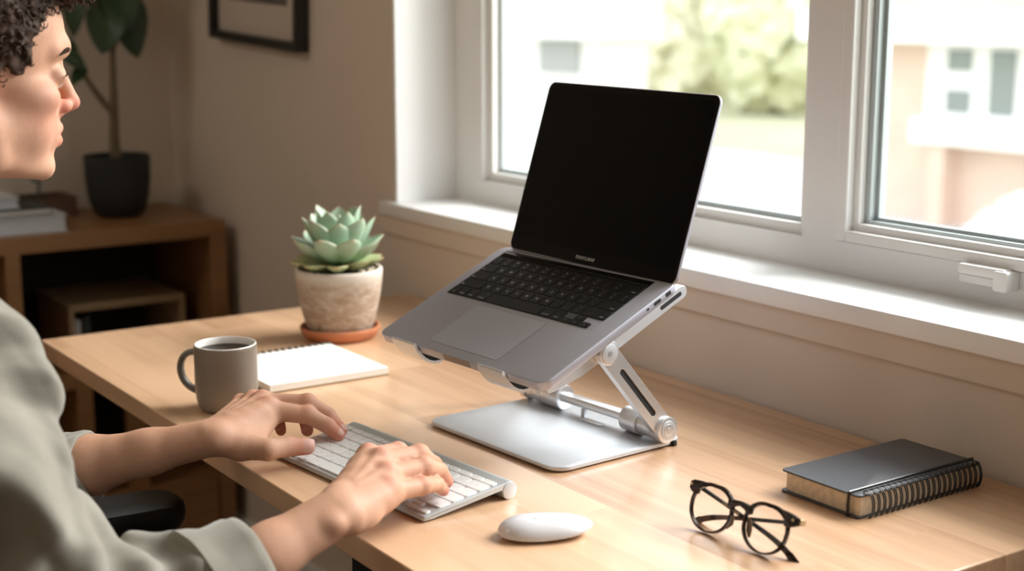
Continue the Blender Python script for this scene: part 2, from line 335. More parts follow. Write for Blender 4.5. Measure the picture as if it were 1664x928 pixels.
# ------------------------------------------------------------------ implicit-surface helpers (smooth union + surface nets)
class SDF:
    def __init__(s, lo, hi, h):
        s.lo = np.array(lo, float); s.h = h; s.n = np.ceil((np.array(hi) - s.lo) / h).astype(int) + 1
        s.V = np.full(s.n, 1.0, np.float32)
        s.ax = [s.lo[i] + h * np.arange(s.n[i]) for i in range(3)]
    def block(s, lo, hi):
        a = np.clip(np.floor((np.array(lo) - s.lo) / s.h).astype(int), 0, s.n); b = np.clip(np.ceil((np.array(hi) - s.lo) / s.h).astype(int) + 1, 0, s.n)
        sl = tuple(slice(a[i], b[i]) for i in range(3))
        g = np.meshgrid(*[s.ax[i][sl[i]] for i in range(3)], indexing='ij', sparse=True)
        return sl, [x.astype(np.float32) for x in g]
    def comb(s, sl, d, k, sub=False):
        V = s.V[sl]
        if V.size == 0: return
        if sub:
            d = -d
            h = np.clip(.5 - .5 * (V - d) / k, 0, 1); s.V[sl] = V + (d - V) * h + k * h * (1 - h)
        else:
            h = np.clip(.5 + .5 * (V - d) / k, 0, 1); s.V[sl] = V + (d - V) * h - k * h * (1 - h)
    def cap(s, a, b, ra, rb=None, k=0.004, flat=None, sub=False):
        a = np.array(a, float); b = np.array(b, float); rb = ra if rb is None else rb
        m = max(ra, rb) * (max(1, flat[1]) if flat else 1) + 2.5 * k + 2 * s.h
        sl, (X, Y, Z) = s.block(np.minimum(a, b) - m, np.maximum(a, b) + m)
        ba = b - a; L = ba @ ba + 1e-12
        px, py, pz = X - a[0], Y - a[1], Z - a[2]
        t = np.clip((px * ba[0] + py * ba[1] + pz * ba[2]) / L, 0, 1)
        dx, dy, dz = px - t * ba[0], py - t * ba[1], pz - t * ba[2]
        if flat:   # flat = (axis vector, factor>1 widens along axis)
            ax = np.array(flat[0], float); ax /= np.linalg.norm(ax); u = dx * ax[0] + dy * ax[1] + dz * ax[2]
            q = u * (1 - 1 / flat[1]); dx, dy, dz = dx - q * ax[0], dy - q * ax[1], dz - q * ax[2]
        d = np.sqrt(dx * dx + dy * dy + dz * dz) - (ra + (rb - ra) * t)
        s.comb(sl, d.astype(np.float32), k, sub); return s
    def ell(s, c, r, k=0.004, rot=None, sub=False):
        c = np.array(c, float); r = np.array(r, float); m = r.max() + 2.5 * k + 2 * s.h
        sl, (X, Y, Z) = s.block(c - m, c + m)
        p = [X - c[0], Y - c[1], Z - c[2]]
        if rot is not None:
            R = np.array(rot); p = [R[0][i] * p[0] + R[1][i] * p[1] + R[2][i] * p[2] for i in range(3)]
        k0 = np.sqrt(sum((p[i] / r[i]) ** 2 for i in range(3))); k1 = np.sqrt(sum((p[i] / r[i] ** 2) ** 2 for i in range(3))) + 1e-9
        d = k0 * (k0 - 1) / k1
        s.comb(sl, d.astype(np.float32), k, sub); return s
    def full(s):
        return np.meshgrid(*[a.astype(np.float32) for a in s.ax], indexing='ij', sparse=True)
    def mesh(s):
        V = s.V; ins = V < 0; nx, ny, nz = V.shape
        acc = np.zeros((nx - 1, ny - 1, nz - 1, 3), np.float32); cnt = np.zeros((nx - 1, ny - 1, nz - 1), np.float32)
        cs = [slice(0, -1), slice(1, None)]
        for axis in range(3):
            o = [i for i in range(3) if i != axis]
            for e0 in (0, 1):
                for e1 in (0, 1):
                    sa = [None] * 3; sb = [None] * 3
                    sa[axis] = cs[0]; sb[axis] = cs[1]
                    sa[o[0]] = sb[o[0]] = cs[e0]; sa[o[1]] = sb[o[1]] = cs[e1]
                    A = V[tuple(sa)]; B = V[tuple(sb)]; c = (A < 0) != (B < 0)
                    t = np.where(c, A / np.where(c, A - B, 1), 0)
                    cnt += c; acc[..., axis] += np.where(c, t, 0); acc[..., o[0]] += c * e0; acc[..., o[1]] += c * e1
        act = cnt > 0; idx = np.full(act.shape, -1, np.int64); idx[act] = np.arange(act.sum())
        I = np.argwhere(act); P = (I + acc[act] / cnt[act][:, None]) * s.h + s.lo
        F = []
        for axis in range(3):
            o = [(axis + 1) % 3, (axis + 2) % 3]
            sa = [slice(None)] * 3; sb = [slice(None)] * 3
            sa[axis] = cs[0]; sb[axis] = cs[1]
            A = ins[tuple(sa)]; B = ins[tuple(sb)]; c = A != B
            E = np.argwhere(c)
            ok = (E[:, o[0]] > 0) & (E[:, o[1]] > 0) & (E[:, o[0]] < idx.shape[o[0]]) & (E[:, o[1]] < idx.shape[o[1]])
            E = E[ok]; st = A[tuple(E.T)]
            q = []
            for (a, b) in ((-1, -1), (0, -1), (0, 0), (-1, 0)):
                G = E.copy(); G[:, o[0]] += a; G[:, o[1]] += b; q.append(idx[tuple(G.T)])
            q = np.stack(q, 1); q[~st] = q[~st][:, ::-1]; F.append(q)
        return P, np.concatenate(F)
def npmesh(name, P, F, mat, parent=None, tint=None, **props):
    me = bpy.data.meshes.new(name); me.vertices.add(len(P)); me.vertices.foreach_set('co', np.asarray(P, np.float32).ravel())
    me.loops.add(F.size); me.loops.foreach_set('vertex_index', F.ravel().astype(np.int32))
    me.polygons.add(len(F)); me.polygons.foreach_set('loop_start', (np.arange(len(F)) * F.shape[1]).astype(np.int32))
    me.polygons.foreach_set('loop_total', np.full(len(F), F.shape[1], np.int32))
    me.polygons.foreach_set('use_smooth', np.ones(len(F), bool))
    me.materials.append(mat); me.update(calc_edges=True); me.validate()
    if tint is not None:
        a = me.attributes.new('tint', 'FLOAT', 'POINT'); a.data.foreach_set('value', np.asarray(tint, np.float32))
    return link(name, me, parent, **props)
def relax(P, F, it=2, w=0.5):
    # Laplacian smoothing on quad edges
    E = np.concatenate([F[:, [i, (i + 1) % 4]] for i in range(4)]); n = len(P)
    cnt = np.bincount(E[:, 0], minlength=n) + np.bincount(E[:, 1], minlength=n)
    for _ in range(it):
        S = np.zeros_like(P)
        for c in range(3):
            S[:, c] = np.bincount(E[:, 0], P[E[:, 1], c], n) + np.bincount(E[:, 1], P[E[:, 0], c], n)
        P = P + w * (S / cnt[:, None] - P)
    return P

# ================================================================== THE ROOM
WY = 1.28; FY = 1.40; OX0, OX1, OZ0, OZ1 = -2.23, 0.75, 0.13, 1.42
CEIL = 1.86; XL, XR, YF = -3.30, 1.65, -2.3
def struct(mb, name, mat, bevel=0, **k): return world(mb).make(name, mat, None, bevel, kind='structure', **k)
b = MB(); b.box(XL - .1, XR + .1, YF - .1, WY + .18, -T - .08, -T); struct(b, 'floor', M['floor'], label='brown boarded floor beneath the desk and chair')
b = MB(); b.box(XL - .1, XR + .1, YF - .1, WY + .18, CEIL, CEIL + .08); struct(b, 'ceiling', M['ceiling'], label='pale painted ceiling of the room')
b = MB()
b.box(XL, OX0, WY, WY + .18, -T, CEIL); b.box(OX1, XR, WY, WY + .18, -T, CEIL); b.box(OX0, OX1, WY, WY + .18, -T, OZ0); b.box(OX0, OX1, WY, WY + .18, OZ1, CEIL)
struct(b, 'wall_right', M['wall'], label='beige wall with the white window above the desk')
b = MB(); b.box(XL - .1, XL, YF - .1, WY + .18, -T, CEIL); struct(b, 'wall_left', M['wall'], label='grey-beige wall behind the bookcase and tall plant')
b = MB(); b.box(XL, XR, YF - .1, YF, -T, CEIL); struct(b, 'wall_front', M['wall'], label='beige wall at the back of the seated person')
b = MB(); b.box(XR, XR + .1, YF - .1, WY + .18, -T, CEIL); struct(b, 'wall_back', M['wall'], label='beige wall closing the near end of the room')
for nm, a in (('baseboard_left', (XL, XL + .015, YF, WY)), ('baseboard_right', (XL + .015, XR, WY - .015, WY))):
    b = MB(); b.box(a[0], a[1], a[2], a[3], -T, -T + .09); struct(b, nm, M['whitewood'], .003, label='white painted skirting along the foot of the ' + nm[10:] + ' wall')
# white lining of the opening (jamb) and the sill board with its apron
b = MB(); b.box(OX0 - .002, OX0 + .006, WY - .003, FY, OZ0, OZ1); b.box(OX1 - .006, OX1, WY - .003, FY, OZ0, OZ1); b.box(OX0, OX1, WY - .003, FY, OZ1 - .006, OZ1)
struct(b, 'trim_1', M['whitewood'], label='white painted reveal lining the window opening')
b = MB(); b.prism(rrect(OX1 - OX0 + .07, 1.465 - 1.262, .004, 2, (OX0 + OX1) / 2 - .005, (1.465 + 1.262) / 2), .135, .160, bev=.003)
struct(b, 'trim_2', M['whitewood'], label='white window sill board behind the laptop')
b = MB(); b.box(OX0 - .05, OX1 + .03, 1.272, WY, .100, .135); struct(b, 'trim_3', M['wall'], .002, label='narrow beige apron strip under the window sill')

# --- windows
def frame_rect(mb, x0, x1, z0, z1, w, y0, y1, wb=None, mi=0):
    wb = wb or w
    mb.box(x0, x0 + w, y0, y1, z0, z1, mi); mb.box(x1 - w, x1, y0, y1, z0, z1, mi)
    mb.box(x0 + w, x1 - w, y0, y1, z0, z0 + wb, mi); mb.box(x0 + w, x1 - w, y0, y1, z1 - w, z1, mi)
    return mb
w1 = empty('window_1', (-1.75, FY, .16), kind='structure', label='fixed white window on the left of the mullion, behind the laptop')
w2 = empty('window_2', (-.75, FY, .16), kind='structure', label='opening white window sash on the right with a latch')
MX0, MX1 = -1.352, -1.291                     # mullion
b = MB(); b.box(OX0 + .006, -2.134, FY, FY + .07, .158, OZ1 - .006); b.box(-2.134, MX0, FY, FY + .07, .158, .200); b.box(-2.134, MX0, FY, FY + .07, OZ1 - .068, OZ1 - .006)
world(b, w1).make('window_frame', M['white'], w1)
b = MB(); b.box(MX0, MX1, FY, FY + .07, .158, OZ1 - .006); world(b, w1).make('mullion', M['white'], w1)
# left fixed light: stepped bead, spacer, pane
gx0, gx1, gz0 = -2.135, MX0, .199
b = MB(); frame_rect(b, gx0, gx1, gz0, OZ1 - .066, .016, FY + .012, FY + .05); world(b, w1).make('glazing_bead', M['white'], w1, .0015)
b = MB(); frame_rect(b, gx0 + .012, gx1 - .013, gz0 + .013, OZ1 - .08, .010, FY + .028, FY + .044); world(b, w1).make('gasket', M['gasket'], w1)
b = MB(); b.box(gx0 + .01, gx1 - .01, FY + .034, FY + .038, gz0 + .01, OZ1 - .075); world(b, w1).make('pane', M['pane'], w1)
# right casement
cx0, cx1 = MX1, OX1 - .006
b = MB(); frame_rect(b, cx0, cx1, .158, OZ1 - .006, .0005, FY, FY + .07, .0452); world(b, w2).make('window_frame', M['white'], w2)
sx0, sx1, sz0, sz1 = cx0 + .0030, .10, .2050, OZ1 - .03
b = MB(); b.box(sx1 + .003, cx1 - .014, FY, FY + .07, .19, OZ1 - .01); world(b, w2).make('side_panel', M['white'], w2, .002)
sash = MB(); frame_rect(sash, sx0, sx1, sz0, sz1, .018, FY - .008, FY + .045, .014)
so = world(sash, w2).make('sash', M['white'], w2, .002)
b = MB(); frame_rect(b, sx0 + .017, sx1 - .017, sz0 + .013, sz1 - .018, .010, FY + .006, FY + .04); world(b, w2).make('glazing_bead', M['white'], w2, .0015)
b = MB(); frame_rect(b, sx0 + .026, sx1 - .026, sz0 + .018, sz1 - .029, .009, FY + .018, FY + .040); world(b, w2).make('spacer', M['spacer'], w2, .001)
b = MB(); frame_rect(b, sx0 + .032, sx1 - .032, sz0 + .023, sz1 - .036, .008, FY + .030, FY + .042); world(b, w2).make('gasket', M['gasket'], w2)
b = MB(); b.box(sx0 + .03, sx1 - .03, FY + .034, FY + .038, sz0 + .02, sz1 - .03); world(b, w2).make('pane', M['pane'], w2)
# latch on the frame below the sash
la = empty('window_latch', (-1.045, FY, .19), label='small white latch handle at the bottom of the right-hand sash', category='latch')
b = MB(); b.prism(rrect(.066, .012, .003, 3, -1.047, .2005), FY - .022, FY - .001, 'y', bev=.002); world(b, la).make('handle', M['white'], la)
b = MB(); b.prism(rrect(.060, .010, .002, 3, -1.050, .1885), FY - .018, FY - .001, 'y', bev=.0015); world(b, la).make('base', M['white'], la)
b = MB(); b.prism(rrect(.020, .024, .004, 3, -1.018, .193), FY - .025, FY - .001, 'y', bev=.002); world(b, la).make('pivot', M['white'], la)

# ================================================================== DESK
desk = empty('desk', (-1.49, .95, -T), label='light oak desk with a staved wooden top and black metal legs', category='desk')
DX0, DX1, DY0, DY1, DT = -2.19, -.787, .622, 1.274, .026
b = MB(); b.box(DX0, DX1, DY0, DY1, -DT, 0); world(b, desk).make('tabletop', M['deskwood'], desk, .0015)
for lx, ly in ((-1.225, .672), (-.84, 1.22), (-2.13, 1.22), (-.84, .672)):
    b = MB(); b.box(lx - .02, lx + .02, ly - .018, ly + .018, -T, -DT); world(b, desk).make('leg', M['black_metal'], desk, .002)
b = MB(); b.box(-2.13, -.84, 1.205, 1.235, -.066, -DT); b.box(-.855, -.825, .69, 1.2, -.066, -DT)
world(b, desk).make('rail', M['black_metal'], desk, .001)

# ================================================================== BOOKCASE and what stands on it
bc = empty('bookcase', (-3.11, .6, -T), label='low brown wooden bookcase against the far wall', category='bookcase')
BX0, BX1 = -3.285, -2.93
def bpart(name, x0, x1, y0, y1, z0, z1, mat='shelfwood'):
    b = MB(); b.box(x0, x1, y0, y1, z0, z1); return world(b, bc).make(name, M[mat], bc, .0015)
bpart('top', BX0, BX1, -.35, 1.249, .012, .047)
bpart('side_panel', BX0, BX1, 1.213, 1.249, -T, .012); bpart('side_panel', BX0, BX1, -.35, -.315, -T, .012)
bpart('divider', BX0 + .01, BX1, .772, .802, -.255, .012); bpart('divider', BX0 + .01, BX1, .20, .23, -.255, .012)
bpart('shelf', BX0 + .01, BX1, -.315, 1.213, -.285, -.255)
bpart('divider', BX0 + .01, BX1, .903, .935, -T + .05, -.285); bpart('divider', BX0 + .01, BX1, .30, .33, -T + .05, -.285)
bpart('shelf', BX0 + .01, BX1, -.315, 1.213, -T + .03, -T + .05)
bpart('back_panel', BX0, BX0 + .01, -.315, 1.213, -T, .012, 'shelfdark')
bpart('drawer', BX0 + .02, BX1 - .004, .98, 1.209, -T + .055, -.545); bpart('stile', BX1 - .03, BX1, 1.010, 1.05, -.545, -.285)
bpart('shelf', BX0 + .01, BX1 - .01, .935, 1.213, -.545, -.530)
# crate on the shelf
cr = empty('storage_crate', (-3.08, 1.045, -.255), label='small open-fronted wooden crate on the shelf inside the bookcase', category='crate')
M['cratewood'] = wood('pale_crate_wood', (0.30, 0.20, 0.11), (0.46, 0.33, 0.20), 0.6, staves=False, rot=math.pi / 2)
for nm, a in (('top', (-3.23, -3.0, .915, 1.175, -.135, -.12)), ('base', (-3.23, -3.0, .915, 1.175, -.255, -.243)), ('side', (-3.23, -3.0, .915, .927, -.243, -.135)),
              ('side', (-3.23, -3.0, 1.163, 1.175, -.243, -.135)), ('back', (-3.23, -3.22, .927, 1.163, -.243, -.135))):
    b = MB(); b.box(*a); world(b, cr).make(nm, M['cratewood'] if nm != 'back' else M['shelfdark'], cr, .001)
for i, (y0, hh, mm) in enumerate(((.932, .085, 'bookwhite'), (.952, .092, 'bookdark'))):
    b = MB(); b.box(-3.20, -3.02, y0, y0 + .014, -.243, -.243 + hh)
    world(b).make('folder', M[mm], None, .001, label=('pale grey' if i == 0 else 'dark') + ' folder standing upright in the wooden crate', category='folder')
# books
def book(name, x0, x1, y0, y1, z0, z1, mat, label, group='books lying in a pile on the bookcase'):
    r = empty(name, ((x0 + x1) / 2, (y0 + y1) / 2, z0), label=label, category='book', group=group)
    b = MB(); b.box(x0, x1, y0, y1, z0, z0 + .003); b.box(x0, x1, y0, y1, z1 - .003, z1); b.box(x0, x0 + .003, y0, y1, z0, z1); world(b, r).make('cover', mat, r, .0008)
    b = MB(); b.box(x0 + .003, x1 - .005, y0 + .004, y1 - .004, z0 + .003, z1 - .003); world(b, r).make('pages', M['paper'] if mat is not M['bookwhite'] else M['bookwhite'], r)
book('book', -3.14, -2.96, .60, .912, .047, .083, M['bookwhite'], 'thick white book at the bottom of the pile on the bookcase')
book('book', -3.13, -2.97, .62, .885, .083, .098, M['bookdark'], 'thin dark book between two white books on the bookcase')
book('book', -3.12, -2.99, .60, .826, .098, .121, M['bookwhite'], 'smaller white book on top of the pile on the bookcase')
tr = empty('wooden_tray', (-3.22, .95, .047), label='dark brown wooden tray behind the pile of books', category='tray')
b = MB(); b.box(-3.27, -3.17, .86, 1.00, .047, .057); world(b, tr).make('base', M['browntray'], tr, .001)
b = MB()
for a in ((-3.27, -3.262, .86, 1.0), (-3.178, -3.17, .86, 1.0), (-3.262, -3.178, .86, .868), (-3.262, -3.178, .992, 1.0)): b.box(*a, .057, .092)
world(b, tr).make('rim', M['browntray'], tr, .001)
sp = empty('small_plant', (-3.22, .93, .057), label='tiny green sprig in a dark cup standing in the wooden tray', category='plant')
b = MB(); b.lathe([(.001, 0), (.018, 0), (.022, .035), (.020, .035), (.018, .028), (.001, .028)], 20); b.make('cup', M['charcoalpot'], sp)
b = MB(); b.tube([(0, 0, .028), (.002, .002, .06), (0, .006, .10)], [.003, .0025, .0015], 6)
for k in range(7):
    a = k * 2.4; z = .045 + k * .009; b.tube([(0, 0, z), (.008 * math.cos(a), .008 * math.sin(a), z + .006), (.016 * math.cos(a), .016 * math.sin(a), z + .010)], [.001, .0045, .0008], 6)
b.make('sprig', M['leafdark'], sp)

# tall plant in a charcoal pot
pl = empty('potted_fig', (-3.12, 1.078, .047), label='tall leafy house plant in a charcoal pot on the bookcase', category='plant')
b = MB(); b.lathe([(.001, 0), (.042, 0), (.056, .010), (.066, .040), (.071, .085), (.072, .136), (.068, .137), (.066, .130), (.066, .12), (.001, .12)], 40); b.make('pot', M['charcoalpot'], pl)
b = MB(); b.lathe([(.066, .121), (.03, .126), (.001, .128)], 24); b.make('soil', M['soil'], pl)
def bez(ps, n=10):
    ps = [Vector(p) for p in ps]; out = []
    for i in range(n + 1):
        q = ps[:]; t = i / n
        while len(q) > 1: q = [q[j].lerp(q[j + 1], t) for j in range(len(q) - 1)]
        out.append(q[0])
    return out
trunk = bez([(0, 0, .12), (0, -.012, .20), (0, .015, .26), (0, -.012, .36), (.0, .018, .48)], 14)
b = MB(); b.tube(trunk, [.013 - .0006 * i for i in range(15)], 10)
b.tube(bez([(0, -.004, .23), (0, -.05, .28), (.0, -.07, .34), (.02, -.115, .37)], 8), [.008 - .0007 * i for i in range(9)], 8)
b.tube(bez([(0, .0, .36), (0, .03, .42), (.0, .035, .46), (-.02, .02, .5)], 8), [.007 - .0005 * i for i in range(9)], 8)
b.tube(bez([(0, .0, .40), (0, -.03, .45), (.0, -.05, .52), (-.02, -.06, .58)], 8), [.006 - .0004 * i for i in range(9)], 8)
b.make('trunk', M['bark'], pl)
def leaf_blade(mb, base, tip, width, normal, droop=0.15, th=.0012):
    base, tip = Vector(base), Vector(tip); ax = tip - base; L = ax.length; ax.normalize(); nn = Vector(normal).normalized(); sd = ax.cross(nn).normalized(); nn = sd.cross(ax).normalized()
    nu, nv = 14, 8; top = []; bot = []
    for i in range(nu + 1):
        u = i / nu; w = width * (math.sin(math.pi * min(1, u ** .75 * 1.0)) ** .7) * (1 - .15 * u) if 0 < u < 1 else 0.0005
        for j in range(nv + 1):
            v = j / nv * 2 - 1
            p = base + ax * (u * L) + sd * (v * w) + nn * (abs(v) * w * .18 - droop * L * u * u + .04 * w * math.sin(9 * u + 3 * v))
            top.append(p + nn * th); bot.append(p - nn * th)
    q = nv + 1; f = []
    for i in range(nu):
        for j in range(nv):
            a = i * q + j; f.append((a, a + 1, a + q + 1, a + q))
    n = len(top); f += [tuple(n + k for k in reversed(t)) for t in f]
    rim = [(i * q, (i + 1) * q) for i in range(nu)] + [((i + 1) * q + nv, i * q + nv) for i in range(nu)]
    f += [(a, c, n + c, n + a) for a, c in rim]
    mb.add(top + bot, f); return mb
to_cam = Vector((.93, -.36, 0))
for base, tip, w, nr in (((0, .00, .47), (.045, -.035, .365), .046, (.9, -.3, .35)), ((0, .02, .50), (.03, .055, .350), .048, (.95, -.1, .3)), ((0, .015, .52), (.05, .02, .41), .045, (1, -.3, .3)),
                         ((.0, .02, .48), (.02, .06, .66), .05, (.9, -.2, .3)), ((-.02, -.06, .56), (.02, -.09, .40), .035, (.9, -.4, .2)), ((-.02, -.06, .57), (.0, -.14, .68), .045, (.9, -.3, .3)),
                         ((.02, -.115, .37), (.03, -.15, .33), .02, (.8, -.4, .4)), ((.02, -.115, .37), (.03, -.065, .325), .018, (.8, -.5, .4)), ((.0, -.08, .35), (.02, -.12, .41), .017, (.8, -.4, .4)), ((.0, -.06, .33), (.03, -.10, .30), .016, (.8, -.4, .4)),
                         ((0, .0, .46), (-.09, -.05, .60), .05, (.3, -.6, .6)), ((0, .01, .48), (-.06, .10, .55), .045, (.3, .6, .6)), ((0, 0, .5), (.09, -.03, .62), .05, (-.3, -.2, .9))):
    b = MB(); leaf_blade(b, base, tip, w, nr); b.make('leaf', M['leafdark'], pl)

# framed picture on the window wall
pf = empty('framed_picture', (-2.757, WY, .75), (0, math.radians(3.2), 0), label='black framed picture with a cream mat on the beige wall', category='picture')
fx0, fx1, fz0, fz1 = -.215, .215, -.322, .30
b = MB(); frame_rect(b, fx0, fx1, fz0, fz1, .018, -.030, -.004); b.make('frame', M['pictureframe'], pf, .0015)
b = MB(); b.box(fx0 + .012, fx1 - .012, -.012, -.004, fz0 + .012, fz1 - .012); b.make('mat', M['mat'], pf)
b = MB(); b.box(fx0 + .075, fx1 - .075, -.0135, -.012, fz0 + .085, fz1 - .085); b.make('print', M['print'], pf)

# ================================================================== OUTSIDE
GZ = -1.24
def ext(mb, name, mat, **k): return world(mb).make(name, mat, None, 0, **k)
b = MB(); b.box(-60, 40, 1.6, 90, GZ - .2, GZ); ext(b, 'lawn', M['grass'], kind='structure', label='pale sunlit lawn outside the window')
b = MB()
rd = [(-45, 9.0), (20, 9.0), (20, 12.3), (-45, 12.3)]
b.prism(rd, GZ, GZ + .02, 'z'); ext(b, 'road', M['asphalt'], kind='structure', label='pale grey road between the houses')
bh = empty('brick_house', (-4.4, 12, GZ), label='pale pink brick house outside the right-hand window', category='house')
b = MB(); b.box(-8.9, 0.5, 9.5, 15, GZ, 4.2); world(b, bh).make('wall', M['brick'], bh)
b = MB(); b.box(-9.0, 0.6, 9.15, 9.5, .24, .50); world(b, bh).make('ledge', M['extwhite'], bh)
b = MB(); b.prism([(-9.3, 4.2), (.9, 4.2), (-1.5, 6.2), (-6.9, 6.2)], 9.0, 15.4, 'y'); world(b, bh).make('roof', M['asphalt'], bh)
for k in range(3):
    x0 = -7.80 + k * 2.6
    b = MB(); b.box(x0, x0 + 1.4, 9.43, 9.5, -.36, .24); wn = world(b, bh).make('window', M['extwhite'], bh)
    for (a0, a1, c0, c1) in ((.21, .44, .02, .19), (.21, .44, -.31, -.13), (.62, .85, -.31, .19), (1.02, 1.25, -.31, .19)):
        b = MB(); b.box(x0 + a0, x0 + a1, 9.415, 9.43, c0, c1)
        o = b; world(o, bh).make('pane', M['extglass'], wn)
    b = MB(); b.box(x0 - .02, x0 + 1.5, 9.28, 9.5, -.56, -.36); world(b, bh).make('windowsill', M['extwhite'], bh)
b = MB(); b.box(-7.65, -7.5, 9.32, 9.5, GZ, -.56); world(b, bh).make('buttress', M['brick'], bh)
wh = empty('white_house', (-13, 10.5, GZ), label='white rendered house seen through the left-hand window', category='house')
b = MB(); b.box(-22, -11.05, 8.6, 9.2, GZ, 3.2); world(b, wh).make('wall', M['extwhite'], wh)
b = MB(); b.prism([(-22.4, .22), (-10.95, .22), (-10.95, 3.4), (-22.4, 3.4)], 8.35, 9.3, 'y'); world(b, wh).make('upper_storey', M['extwhite'], wh)
b = MB(); b.prism([(-22.8, 3.4), (-10.3, 3.4), (-12, 5), (-21, 5)], 8.0, 9.8, 'y'); world(b, wh).make('roof', M['asphalt'], wh)
for k, (x0, x1) in enumerate(((-12.0, -11.35), (-15, -13.6), (-18.5, -17.2))):
    b = MB(); b.box(x0, x1, 8.56, 8.6, -.12, .2); world(b, wh).make('window', M['extgrey'], wh)
def tree(x, y, h, r, mat, label, seed, trunk_r=.18):
    rnd = random.Random(seed)
    t = empty('tree', (x, y, GZ), label=label, category='tree', group='trees beyond the lawn')
    b = MB(); b.tube([(0, 0, 0), (.05, 0, h * .3), (0, .05, h * .6)], [trunk_r, trunk_r * .8, trunk_r * .5], 8)
    b.make('trunk', M['bark'], t)
    b = MB()
    for k in range(620):
        u, v, w = rnd.gauss(0, 1), rnd.gauss(0, 1), rnd.gauss(0, 1); l = math.sqrt(u * u + v * v + w * w); q = rnd.random() ** .33
        c = Vector((u / l * r * q, v / l * r * q, h * .55 + w / l * h * .5 * q)); s_ = .22 + .26 * rnd.random()
        Rm = Euler((rnd.random() * 6, rnd.random() * 6, 0)).to_matrix()
        pts = [c + Rm @ Vector(p) * s_ for p in ((1, 0, 0), (0, 1, 0), (-1, 0, .1), (0, -1, 0), (0, 0, .45), (0, 0, -.45))]
        b.add(pts, [(0, 1, 4), (1, 2, 4), (2, 3, 4), (3, 0, 4), (1, 0, 5), (2, 1, 5), (3, 2, 5), (0, 3, 5)])
    b.make('crown', mat, t)
tree(-20.9, 18.3, 3.3, 1.45, M['treebeige'], 'pale beige tree nearest the white house', 1)
tree(-17.6, 17.7, 2.7, 1.25, M['treeleaf'], 'small olive green tree nearest the window mullion', 2)
tree(-25.6, 23.9, 4.6, 2.6, M['treeleaf'], 'olive green tree standing far behind the beige tree', 5)
tree(-30.3, 31.0, 6.5, 3.4, M['treebeige'], 'broad pale beige tree, the farthest one beyond the lawn', 6)
b = MB(); rnd = random.Random(9)
fb = empty('flowering_bush', (-5.35, 7.9, GZ), label='white flowering bush in front of the brick house', category='bush')
for k in range(260):
    u, v, w = rnd.gauss(0, 1), rnd.gauss(0, 1), abs(rnd.gauss(0, 1)); l = math.sqrt(u * u + v * v + w * w); s_ = .08
    c = Vector((u / l * .75, v / l * .6, w / l * .62))
    b.add([c + Vector(p) * s_ for p in ((1, 0, 0), (0, 1, 0), (-1, 0, 0), (0, -1, 0), (0, 0, .7), (0, 0, -.7))], [(0, 1, 4), (1, 2, 4), (2, 3, 4), (3, 0, 4), (1, 0, 5), (2, 1, 5), (3, 2, 5), (0, 3, 5)])
b.make('blossoms', M['blossom'], fb)
b = MB(); b.lathe([(.001, 0), (.62, 0), (.68, .2), (.5, .45), (.001, .56)], 20); b.make('foliage', M['treeleaf'], fb)
#OBJECTS#
# ================================================================== LAPTOP STAND
YW = .0681; TA = .4214
def frame_mat(origin, yaw, tilt): return Matrix.Translation(origin) @ Matrix.Rotation(yaw, 4, 'Z') @ Matrix.Rotation(tilt, 4, 'X')
st = empty('laptop_stand', (-1.342, .980, 0), (0, 0, YW), label='folding silver aluminium stand carrying the laptop on the desk', category='laptop stand')
b = MB(); b.prism(rrect(.250, .197, .021, 8), .0018, .0068, bev=.0012); b.make('base_plate', M['silversatin'], st)
for (x, y) in ((.105, -.085), (-.105, -.085), (-.105, .085)):
    b = MB(); b.prism(circ(.008, 16, x, y), 0, .0018); b.make('rubber_foot', M['rubber'], st)
b = MB(); b.prism(rrect(.020, .006, .001, 2, .118, .079), .0, .0062); b.make('rubber_foot', M['rubber'], st, .0004)
b = MB(); b.box(.1195, .1256, .0735, .0825, .0008, .0058); b.make('rubber_foot', M['rubber'], st, .0004)
LYA, LZA = .064, .0225       # lower axis
UYA, UZA = -.027, .127      # upper axis
def cyl(name, x0, x1, y, z, r, mat, parent, bev=.0012, n=36):
    b = MB(); b.prism(circ(r, n, y, z), x0, x1, 'x', bev=bev); return b.make(name, M[mat], parent)
# lower hinge barrels, bar between them
for x0, x1, r in ((-.129, -.1165, .0155), (-.099, -.086, .0155), (-.085, -.052, .0158), (.062, .090, .0155), (.1165, .131, .0158)):
    hb = cyl('hinge_barrel', x0, x1, LYA, LZA, r, 'silver', st)
    if x0 > .11:
        b = MB(); b.prism(circ(.0112, 32, LYA, LZA), .1305, .1320, 'x', bev=.0005); ci = b.make('end_cap', M['silversatin'], hb)
        b = MB(); b.prism(circ(.0075, 28, LYA, LZA), .1318, .1326, 'x', bev=.0003); b.prism(circ(.0038, 6, LYA, LZA), .1324, .1329, 'x'); b.make('screw', M['silver'], hb)
for x0, x1 in ((-.116, -.100), (.091, .116)): cyl('hinge_pin', x0, x1, LYA, LZA, .0138, 'silver', st)
b = MB(); b.prism(rrect(.017, .010, .003, 4, LYA, LZA + .001), -.056, .066, 'x', bev=.0005); b.make('cross_bar', M['silver'], st)
b = MB(); b.prism(rrect(.040, .010, .0045, 5, .012, LYA - .012), .0068, .0082, bev=.0004); b.make('stop_pad', M['silver'], st)
b = MB(); b.prism(rrect(.006, .006, .0015, 3, -.012, LYA - .004), .0068, .0175, bev=.0004); b.make('stop_pin', M['silversatin'], st)
